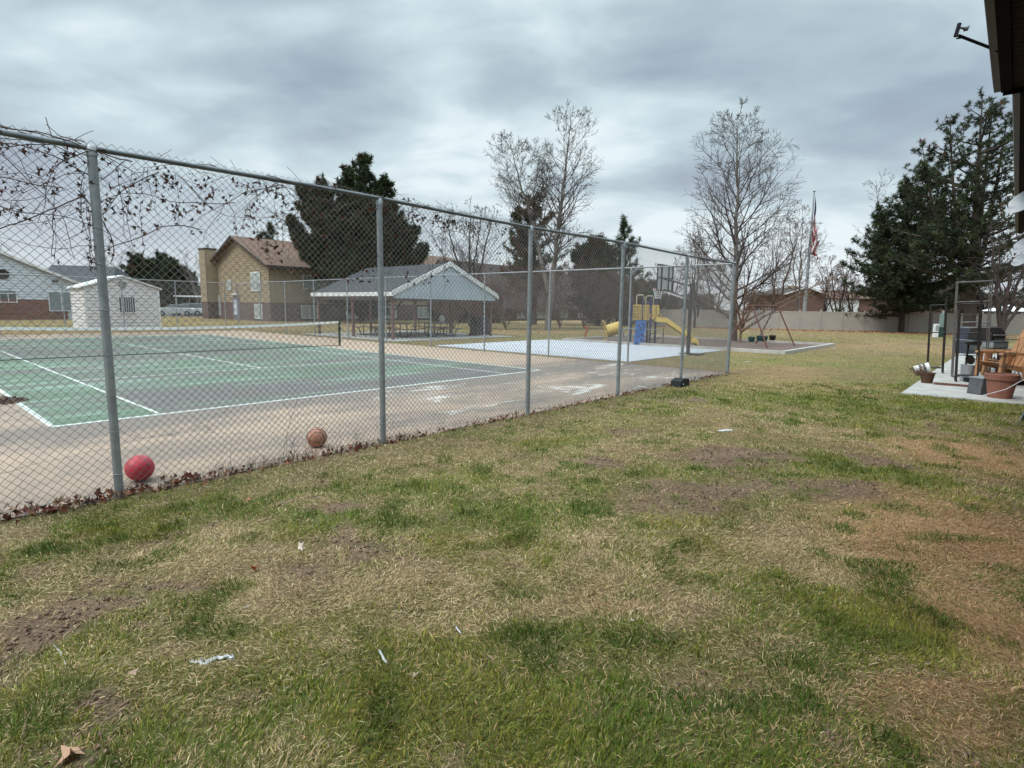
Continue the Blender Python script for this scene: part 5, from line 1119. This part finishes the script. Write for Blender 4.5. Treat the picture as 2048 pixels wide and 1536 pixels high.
def conifer(name,label,px,Y,crowns,seed,tufts=16,nb=60,N_=14,l=.34,wd=.028,cols=GRN,brown=0,r0=.3,rise=.15,inner=.35,group=None,cone=.8,z0=.1,up=.35,brcols=None,lay=0):
    rg=random.Random(seed); loc=((px-1024)/F*Y,Y,0); t=thing(name,label,'tree',loc,0,group)
    tr=([],[],[],[]); br=([],[],[],[]); C=[]; B=[]
    for ci,(cx,cy,H,Rr) in enumerate(crowns):
        n=10
        for i in range(n):
            s0,s1=i/n,(i+1)/n
            if ci and s0<.25: continue
            tr[0].append((fx_(cx,s0,ci),fx_(cy,s0,ci),H*s0));tr[1].append((fx_(cx,s1,ci),fx_(cy,s1,ci),H*s1));rr=r0*(1 if ci==0 else .6); tr[2].append(rr*(1-s0)+.02);tr[3].append(rr*(1-s1)+.02)
        az=rg.random()*6
        for k in range(nb):
            s=z0+(1-z0)*(k+rg.random())/nb
            if lay: s=round(s*lay)/lay+rg.gauss(0,.008)
            s=min(.985,max(.03,s)); az+=2.4+rg.gauss(0,.4)
            R_=Rr*((1-s)**cone)*(.45+.75*rg.random())*(min(1,.55+s*3))+.25
            e=rise+rg.gauss(0,.12)+.5*s; d=Vector((math.cos(az)*math.cos(e),math.sin(az)*math.cos(e),math.sin(e)))
            p=Vector((fx_(cx,s,ci),fx_(cy,s,ci),H*s)); m_=5; q=p
            isb=rg.random()<brown
            for i in range(m_):
                d2=(d+Vector((rg.gauss(0,.1),rg.gauss(0,.1),.10*i*.5+rg.gauss(0,.05)))).normalized(); q2=q+d2*R_/m_
                br[0].append(tuple(q));br[1].append(tuple(q2));br[2].append(.07*(1-i/m_)*R_/3+.012);br[3].append(.07*(1-(i+1)/m_)*R_/3+.01); q=q2
                side=d2.cross(Vector((0,0,1))).normalized(); kk=int(tufts*R_/Rr/ m_*2)+1
                if (i+.5)/m_<inner: kk=int(kk*.3)
                for _ in range(kk):
                    w_=rg.gauss(0,.19)*R_*(1.12-1.0*(i+.5)/m_); pt=q+side*w_-d2*rg.random()*R_/m_+Vector((0,0,rg.gauss(.05,.16)+abs(w_)*.15))
                    (B if isb and rg.random()<.8 else C).append(tuple(pt))
    V,Fs=segtubes(tr[0],tr[1],tr[2],tr[3],8); npmesh('trunk',V,Fs,bark_d,t,smooth=True)
    V,Fs=segtubes(br[0],br[1],br[2],br[3],4); npmesh('limbs',V,Fs,bark_d,t)
    V,Fs,c1=needles(C,N_,l,wd,cols,seed,up)
    if B:
        V2,F2,c2=needles(B,N_,l,wd,brcols or [(.12,.055,.03),(.09,.045,.025),(.07,.055,.03)],seed+1,up); Fs=np.concatenate([Fs,F2+len(V)]); V=np.concatenate([V,V2]); c1=np.concatenate([c1,c2])
    npmesh('foliage',V,Fs,needlem,t,col=c1); return t
HZ=lambda px:615+(px-1024)*.01464
def HT(px,py,Y): return W(px,py,Y).z
def DX(base,px,py,Y): return W(px,py,Y).x-(base-1024)/F*Y
# big dense evergreen behind the pavilion
Y=58; k=Y/F
conifer('dense_pine','broad dark dense pine with several tops rising behind the pavilion and tan house',722,Y,
 [(DX(722,727,316,Y),0,HT(727,316,Y),4.6),(DX(722,688,338,Y),1,HT(688,338,Y),3.8),(DX(722,640,366,Y),0,HT(640,366,Y),4.4),(DX(722,600,378,Y),.6,HT(600,378,Y),4.0),(DX(722,792,418,Y),-1,HT(792,418,Y),5.0),(DX(722,826,462,Y),0,HT(826,462,Y),4.6),(DX(722,764,356,Y),1,HT(764,356,Y),4.6),(DX(722,578,440,Y),0,HT(578,440,Y),2.6),(DX(722,852,500,Y),-.5,HT(852,500,Y),3.4)],
 11,tufts=44,nb=80,N_=12,l=.46,wd=.055,brown=.06,inner=.15,cone=.62,z0=.08,up=.9,rise=.22)
Y=78; conifer('small_pine','small pine top showing over the brown roof left of the big dense pine',540,Y,[(DX(540,540,452,Y),0,HT(540,452,Y),3.2),(DX(540,520,470,Y),0,HT(520,470,Y),2)],12,tufts=30,nb=50,N_=11,l=.5,wd=.05,up=.7)
for px,py,s,lab,Rr in((284,514,13,'rounded dark pine left of its neighbour, behind the white shed',4.2),(336,514,14,'rounded dark pine right of its neighbour, behind the white shed',4.0),(368,540,15,'low dark pine between the rounded pines and the chimney',3.6)):
    Y=98; conifer('round_pine',lab,px,Y,[(0,0,HT(px,py,Y),Rr),(Rr*.4,0,HT(px,py+12,Y),Rr*.8)],s,tufts=34,nb=46,N_=10,l=.6,wd=.07,cone=.45,group='dark pines behind the white shed',z0=.2)
# right hand pines
Y=45; k=Y/F
conifer('tall_pine','tall open branched dark pine at the right, its trunk behind the patio racks',1932,Y,[(DX(1932,1965,192,Y),0,HT(1965,192,Y),8.2),(DX(1932,1998,195,Y),.5,HT(1998,195,Y),6.5),(DX(1932,1900,235,Y),0,HT(1900,235,Y),6.2),(DX(1932,2040,215,Y),1,HT(2040,215,Y),5.5),(DX(1932,1850,290,Y),.3,HT(1850,290,Y),4.6)],21,tufts=18,nb=38,N_=22,l=.30,wd=.026,cone=.62,z0=.2,rise=.05,inner=.25,lay=26,brown=.015,r0=.42)
Y=52; conifer('spreading_pine','lower wide drooping pine left of the tall pine, in front of the tan fence',1797,Y,[(DX(1797,1820,380,Y),0,HT(1820,380,Y),5.8),(DX(1797,1765,430,Y),0,HT(1765,430,Y),4.8),(DX(1797,1860,340,Y),0,HT(1860,340,Y),5.6)],22,tufts=34,nb=50,N_=14,l=.34,wd=.032,cone=.42,z0=.14,rise=-.02,inner=.2,r0=.24)
# middle conifers
Y=60
conifer('browning_pine','tall pine with many dead brown needles behind the forked bare tree',1066,Y,[(DX(1066,1070,392,Y),0,HT(1070,392,Y),4.6),(DX(1066,1040,425,Y),0,HT(1040,425,Y),4)],31,tufts=24,nb=52,N_=11,l=.42,wd=.035,brown=.55,cone=.45,z0=.25,lay=20)
conifer('pointed_fir','narrow pointed dark fir with upswept branches right of the forked bare tree',1248,Y,[(DX(1248,1248,438,Y),0,HT(1248,438,Y),4.6)],32,tufts=20,nb=64,N_=14,l=.42,wd=.032,cone=.95,rise=.35,z0=.08,lay=12)
conifer('brown_cypress','bushy brown green evergreen between the forked tree and the pointed fir',1192,Y,[(DX(1192,1195,484,Y),0,HT(1195,484,Y),3.2),(DX(1192,1160,500,Y),0,HT(1160,500,Y),2.6),(DX(1192,1215,500,Y),0,HT(1215,500,Y),2.4)],33,tufts=34,nb=50,N_=10,l=.42,wd=.04,cone=.4,brown=.5,z0=.1,inner=.15)
# bare trees
Y=33; 
bare_tree('bare_tree','tall bare sweetgum like tree with one straight leader behind the swings',1466,Y,HT(1474,232,Y),.19,41,leaders=[(DX(1466,1474,232,Y),0,HT(1474,232,Y),0,1)],nb=60,blen=.34,elev=.64,mx=3,nch=13,z0=.10,trop=.14,minr=.0065,wob=.07,m=bark,twig=twigm,prof=lambda s:min(1,.62+1.2*s)*(1-s)**.60*1.0+.10)
Y=45
bare_tree('forked_bare_tree','tall bare tree whose pale trunk forks in two behind the play slab',1093,Y,HT(1140,236,Y),.26,42,leaders=[(DX(1093,1142,236,Y),0,HT(1142,236,Y),0,1),(DX(1093,1020,285,Y),.5,HT(1020,285,Y),3.0,.7)],nb=38,blen=.25,elev=.66,mx=3,nch=13,z0=.3,twig=twigm,minr=.008,trop=.14,wob=.07,prof=lambda s:min(1,.5+s)*(1-s)**.5+.12)
Y=52
bare_tree('vase_bare_tree','smaller bare vase shaped tree over the low brown roof, left of the forked tree',938,Y,HT(938,402,Y),.16,43,leaders=[(-2.3,0,HT(900,425,Y),1,1),(0,0,HT(945,402,Y),0,1),(2.2,0,HT(985,420,Y),1,.9),(-3.4,.4,HT(880,470,Y),1,.7),(1,.8,HT(960,410,Y),1,.8)],nb=15,blen=.25,elev=.85,mx=3,nch=8,z0=.25,m=bark_d,twig=bark_d,minr=.010)
sh_=[(905,46,2.9,'leftmost'),(962,47,4.2,'second from the left'),(1010,45,4.6,''),(1058,48,5.2,''),(1118,49,5.6,''),(1165,50,6.0,''),(1208,51,5.2,''),(1236,52,4.6,'')]
labs=['leftmost reddish twiggy shrub, beside the right end of the pavilion','reddish twiggy shrub just right of the pavilion roof end','dense reddish shrub left of the pale forked trunk','dense reddish shrub right in front of the forked trunk','tall tangled reddish shrub right of the forked trunk','tallest tangled reddish shrub, below the brown evergreen','twiggy shrub above the yellow crawl tunnel','rightmost twiggy shrub, behind the play tower']
for i,(px,Y,H,_) in enumerate(sh_):
    rg=random.Random(60+i); ld=[(rg.uniform(-2.6,2.6),rg.uniform(-1.2,1.2),H*rg.uniform(.8,1.05),0,rg.uniform(.5,1)) for _ in range(7)]
    bare_tree('bare_shrub',labs[i],px,Y,H,.05,70+i,leaders=ld,nb=11,blen=.34,elev=.7,mx=3,nch=9,z0=.1,m=bark_r,twig=bark_r,group='reddish shrubs between the pavilion and the play tower',minr=.011,cat='shrub')
for px,Y,top,s,lab,nl in((1385,56,452,81,'broad bare tree behind the basketball hoop',3),(1330,62,520,82,'low bare tree between the fir and the hoop',3),(1425,60,470,85,'bare tree just left of the tall straight tree',3),(1590,64,398,83,'thin bare tree with upright whippy shoots left of the flagpole',3),(1540,60,440,86,'bare tree right of the tall straight trunk',3),(1668,58,500,84,'spreading bare tree before the garage doors',4),(1640,66,540,88,'faint low bare tree beside the flagpole',3),(1768,66,352,87,'bare tree rising behind the spreading pine',3),(1700,60,530,89,'low bare tree left of the spreading pine',3)):
    rg=random.Random(s); H=HT(px,top,Y); ld=[(rg.uniform(-.28,.28)*H,rg.uniform(-1,1),H*rg.uniform(.82,1.0),H*.08*(q>0),1 if q==0 else .7) for q in range(nl)]
    bare_tree('bare_tree',lab,px,Y,H,.14,s,leaders=ld,nb=14,blen=.28,elev=.8,mx=3,nch=8.5,z0=.22,m=bark_d if s!=83 else bark,twig=bark_r if s in(81,84,85,88,89,86) else twigm,minr=.011,group='bare trees along the back of the lawn')
Y=31.5; rg=random.Random(5)
bare_tree('crabapple_tree','low wide straw coloured bare tree with arching limbs right behind the corner of the fence',1478,Y,3.4,.09,91,leaders=[(3.6,-.3,2.9,.6,1),(-2.0,.4,2.6,.7,.9),(1.6,.8,3.6,.6,.8),(-.8,-.5,3.2,.8,.7),(.3,.3,3.3,0,1),(5.0,.2,3.7,1.0,.7)],nb=15,blen=.42,elev=.35,mx=3,nch=8,z0=.3,m=bark_o,twig=bark_o,minr=.006,trop=.0)
Y=36; H=HT(2000,450,Y)
bare_tree('dark_bare_tree','dark multi stemmed bare tree at the right edge below the satellite dishes',1994,Y,H,.17,92,leaders=[(-1.5,0,H,.3,.8),(.3,0,H,0,1),(1.8,.3,H*.95,.3,.8),(-.6,.4,H,.3,.6),(3,0,H*.8,.3,.7)],nb=13,blen=.28,elev=.85,mx=3,nch=8,z0=.2,m=bark_d,twig=bark_d,minr=.008)
for px,Y,top,s,lab in((405,95,478,93,'pale bare tree behind the chimney'),(222,90,486,94,'thin bare tree behind the white shed, beside the first fence post'),(1010,80,470,95,'faint bare tree behind the browning pine')):
    H=HT(px,top,Y); rg=random.Random(s); ld=[(rg.uniform(-.3,.3)*H,0,H*rg.uniform(.8,1),0,1) for _ in range(4)]
    bare_tree('bare_tree',lab,px,Y,H,.14,s,leaders=ld,nb=12,blen=.26,elev=.85,mx=2,nch=9,z0=.2,m=bark,twig=bark,minr=.016)
# hedge masses far behind
for px0,px1,top,Y,s,lab,cl in((268,420,572,104,1,'dark green brown hedge behind the parked cars',[(.03,.04,.025),(.05,.045,.03)]),(1170,1315,548,68,6,'grey brown thicket behind the play tower',[(.10,.07,.055),(.13,.095,.075)]),(860,1000,566,64,7,'brown thicket behind the right end of the pavilion',[(.09,.06,.05),(.12,.08,.065)]),(1300,1420,588,95,2,'hazy grey brown thicket behind the basketball hoop',[(.10,.075,.065),(.13,.10,.085)]),(-40,130,600,100,3,'low dark bushes behind the white house',[(.03,.04,.025)]),(1880,2080,585,75,4,'brown thicket behind the patio racks',[(.08,.06,.05),(.11,.085,.07)]),(1490,1570,585,88,5,'brown thicket behind the swings',[(.10,.06,.05),(.13,.085,.07)])):
    r=np.random.RandomState(s); n=1500; x=(px0+(px1-px0)*r.rand(n)-1024)/F*Y; hmax=HT((px0+px1)/2,top,Y); z=hmax*(r.rand(n)**.7)*(.72+.35*vnoise(x,x*0,.35,s)); y=r.randn(n)*1.0
    xm=x.mean(); V_,F_,c_=needles(np.stack([x-xm,y,z],1),10,.55,.05,cl,s); t=thing('hedge',lab,'hedge',(xm,Y,0)); npmesh('foliage',V_,F_,needlem,t,col=c_)
    P0=[(x[i]-xm,y[i]*.4,0) for i in range(0,n,25)]; P1=[(x[i]-xm+.3,y[i]*.6,z[i]) for i in range(0,n,25)]; Vn,Fn=segtubes(P0,P1,[.06]*len(P0),[.03]*len(P0),4); npmesh('stems',Vn,Fn,bark_d,t)
# ---------------------------------------------------------------- overcast sky, light and camera
wd_=bpy.data.worlds.new('World'); SC.world=wd_; wd_.use_nodes=True; n=wd_.node_tree; bg=n.nodes['Background']
SUN_EL,SUN_AZ=R(50),R(238)   # azimuth clockwise from +Y
sk=n.nodes.new('ShaderNodeTexSky'); sk.sky_type='NISHITA'; sk.sun_disc=False; sk.sun_elevation=SUN_EL; sk.sun_rotation=SUN_AZ; sk.dust_density=3; sk.ozone_density=2
tc=n.nodes.new('ShaderNodeTexCoord'); sp=n.nodes.new('ShaderNodeSeparateXYZ'); lk(n,tc.outputs['Generated'],sp.inputs[0])
zz=math_(n,'ADD',math_(n,'MAXIMUM',sp.outputs[2],0),.21)
cb=n.nodes.new('ShaderNodeCombineXYZ'); lk(n,math_(n,'DIVIDE',sp.outputs[0],zz),cb.inputs[0]); lk(n,math_(n,'DIVIDE',sp.outputs[1],zz),cb.inputs[1])
def mapd(sc,rot,loc=(0,0,0)):
    mp=n.nodes.new('ShaderNodeMapping'); lk(n,cb.outputs[0],mp.inputs[0]); mp.inputs['Scale'].default_value=sc; mp.inputs['Rotation'].default_value=(0,0,rot); mp.inputs['Location'].default_value=loc; return mp.outputs[0]
c1=noise(n,mapd((.8,1.0,1),R(-14),(3.1,7.3,0)),.75,3,.5,.3); c2=noise(n,mapd((.9,1.1,1),R(-10),(1,2,0)),1.9,4,.5,.4); c3=noise(n,mapd((.8,1.2,1),R(-12),(5,1,0)),4.5,4,.5,.5)
f=math_(n,'ADD',math_(n,'MULTIPLY',c1,.66),math_(n,'ADD',math_(n,'MULTIPLY',c2,.31),math_(n,'MULTIPLY',c3,.09)))
f=ramp(n,f,.385,.61)
cr=n.nodes.new('ShaderNodeValToRGB'); lk(n,f,cr.inputs[0]); e=cr.color_ramp.elements
e[0].position=0; e[0].color=(.225,.272,.345,1); e[1].position=1; e[1].color=(.68,.77,.80,1)
x=e.new(.35); x.color=(.30,.375,.44,1); x=e.new(.6); x.color=(.395,.49,.54,1); x=e.new(.82); x.color=(.52,.635,.67,1)
hz=ramp(n,sp.outputs[2],.0,.36)   # brighter, whiter towards the horizon
hz2=math_(n,'POWER',math_(n,'SUBTRACT',1,hz),2.0)
cl=mixc(n,math_(n,'MULTIPLY',hz2,.82),cr.outputs[0],(.73,.775,.81))
# overcast skies are brightest overhead
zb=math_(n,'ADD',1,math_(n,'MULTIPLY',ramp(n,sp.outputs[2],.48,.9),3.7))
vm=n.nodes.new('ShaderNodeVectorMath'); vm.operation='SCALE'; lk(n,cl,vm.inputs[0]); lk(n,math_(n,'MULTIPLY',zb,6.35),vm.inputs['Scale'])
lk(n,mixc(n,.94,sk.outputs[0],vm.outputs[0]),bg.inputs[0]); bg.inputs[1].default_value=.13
sl_=bpy.data.lights.new('Sun','SUN'); sl_.energy=1.5; sl_.angle=R(16); sl_.color=(1,.96,.9); so=bpy.data.objects.new('Sun',sl_); COL.objects.link(so)
dv=Vector((math.sin(SUN_AZ)*math.cos(SUN_EL),math.cos(SUN_AZ)*math.cos(SUN_EL),math.sin(SUN_EL))); so.rotation_euler=dv.to_track_quat('Z','Y').to_euler(); so.location=(0,-10,30)
cd=bpy.data.cameras.new('Camera'); cam=bpy.data.objects.new('Camera',cd); COL.objects.link(cam); SC.camera=cam
cd.sensor_width=36; cd.lens=F/2048*36; cd.clip_start=.05; cd.clip_end=2000
cam.matrix_world=Matrix.Translation((0,0,CH))@Matrix.Rotation(PI/2-PITCH,4,'X')@Matrix.Rotation(ROLL,4,'Z')
SC.view_settings.view_transform='Standard'; SC.view_settings.look='None'; SC.view_settings.gamma=1; SC.view_settings.exposure=0.55
SC.render.resolution_x=1024; SC.render.resolution_y=768
SC.cycles.max_bounces=6; SC.cycles.diffuse_bounces=3; SC.cycles.transparent_max_bounces=8
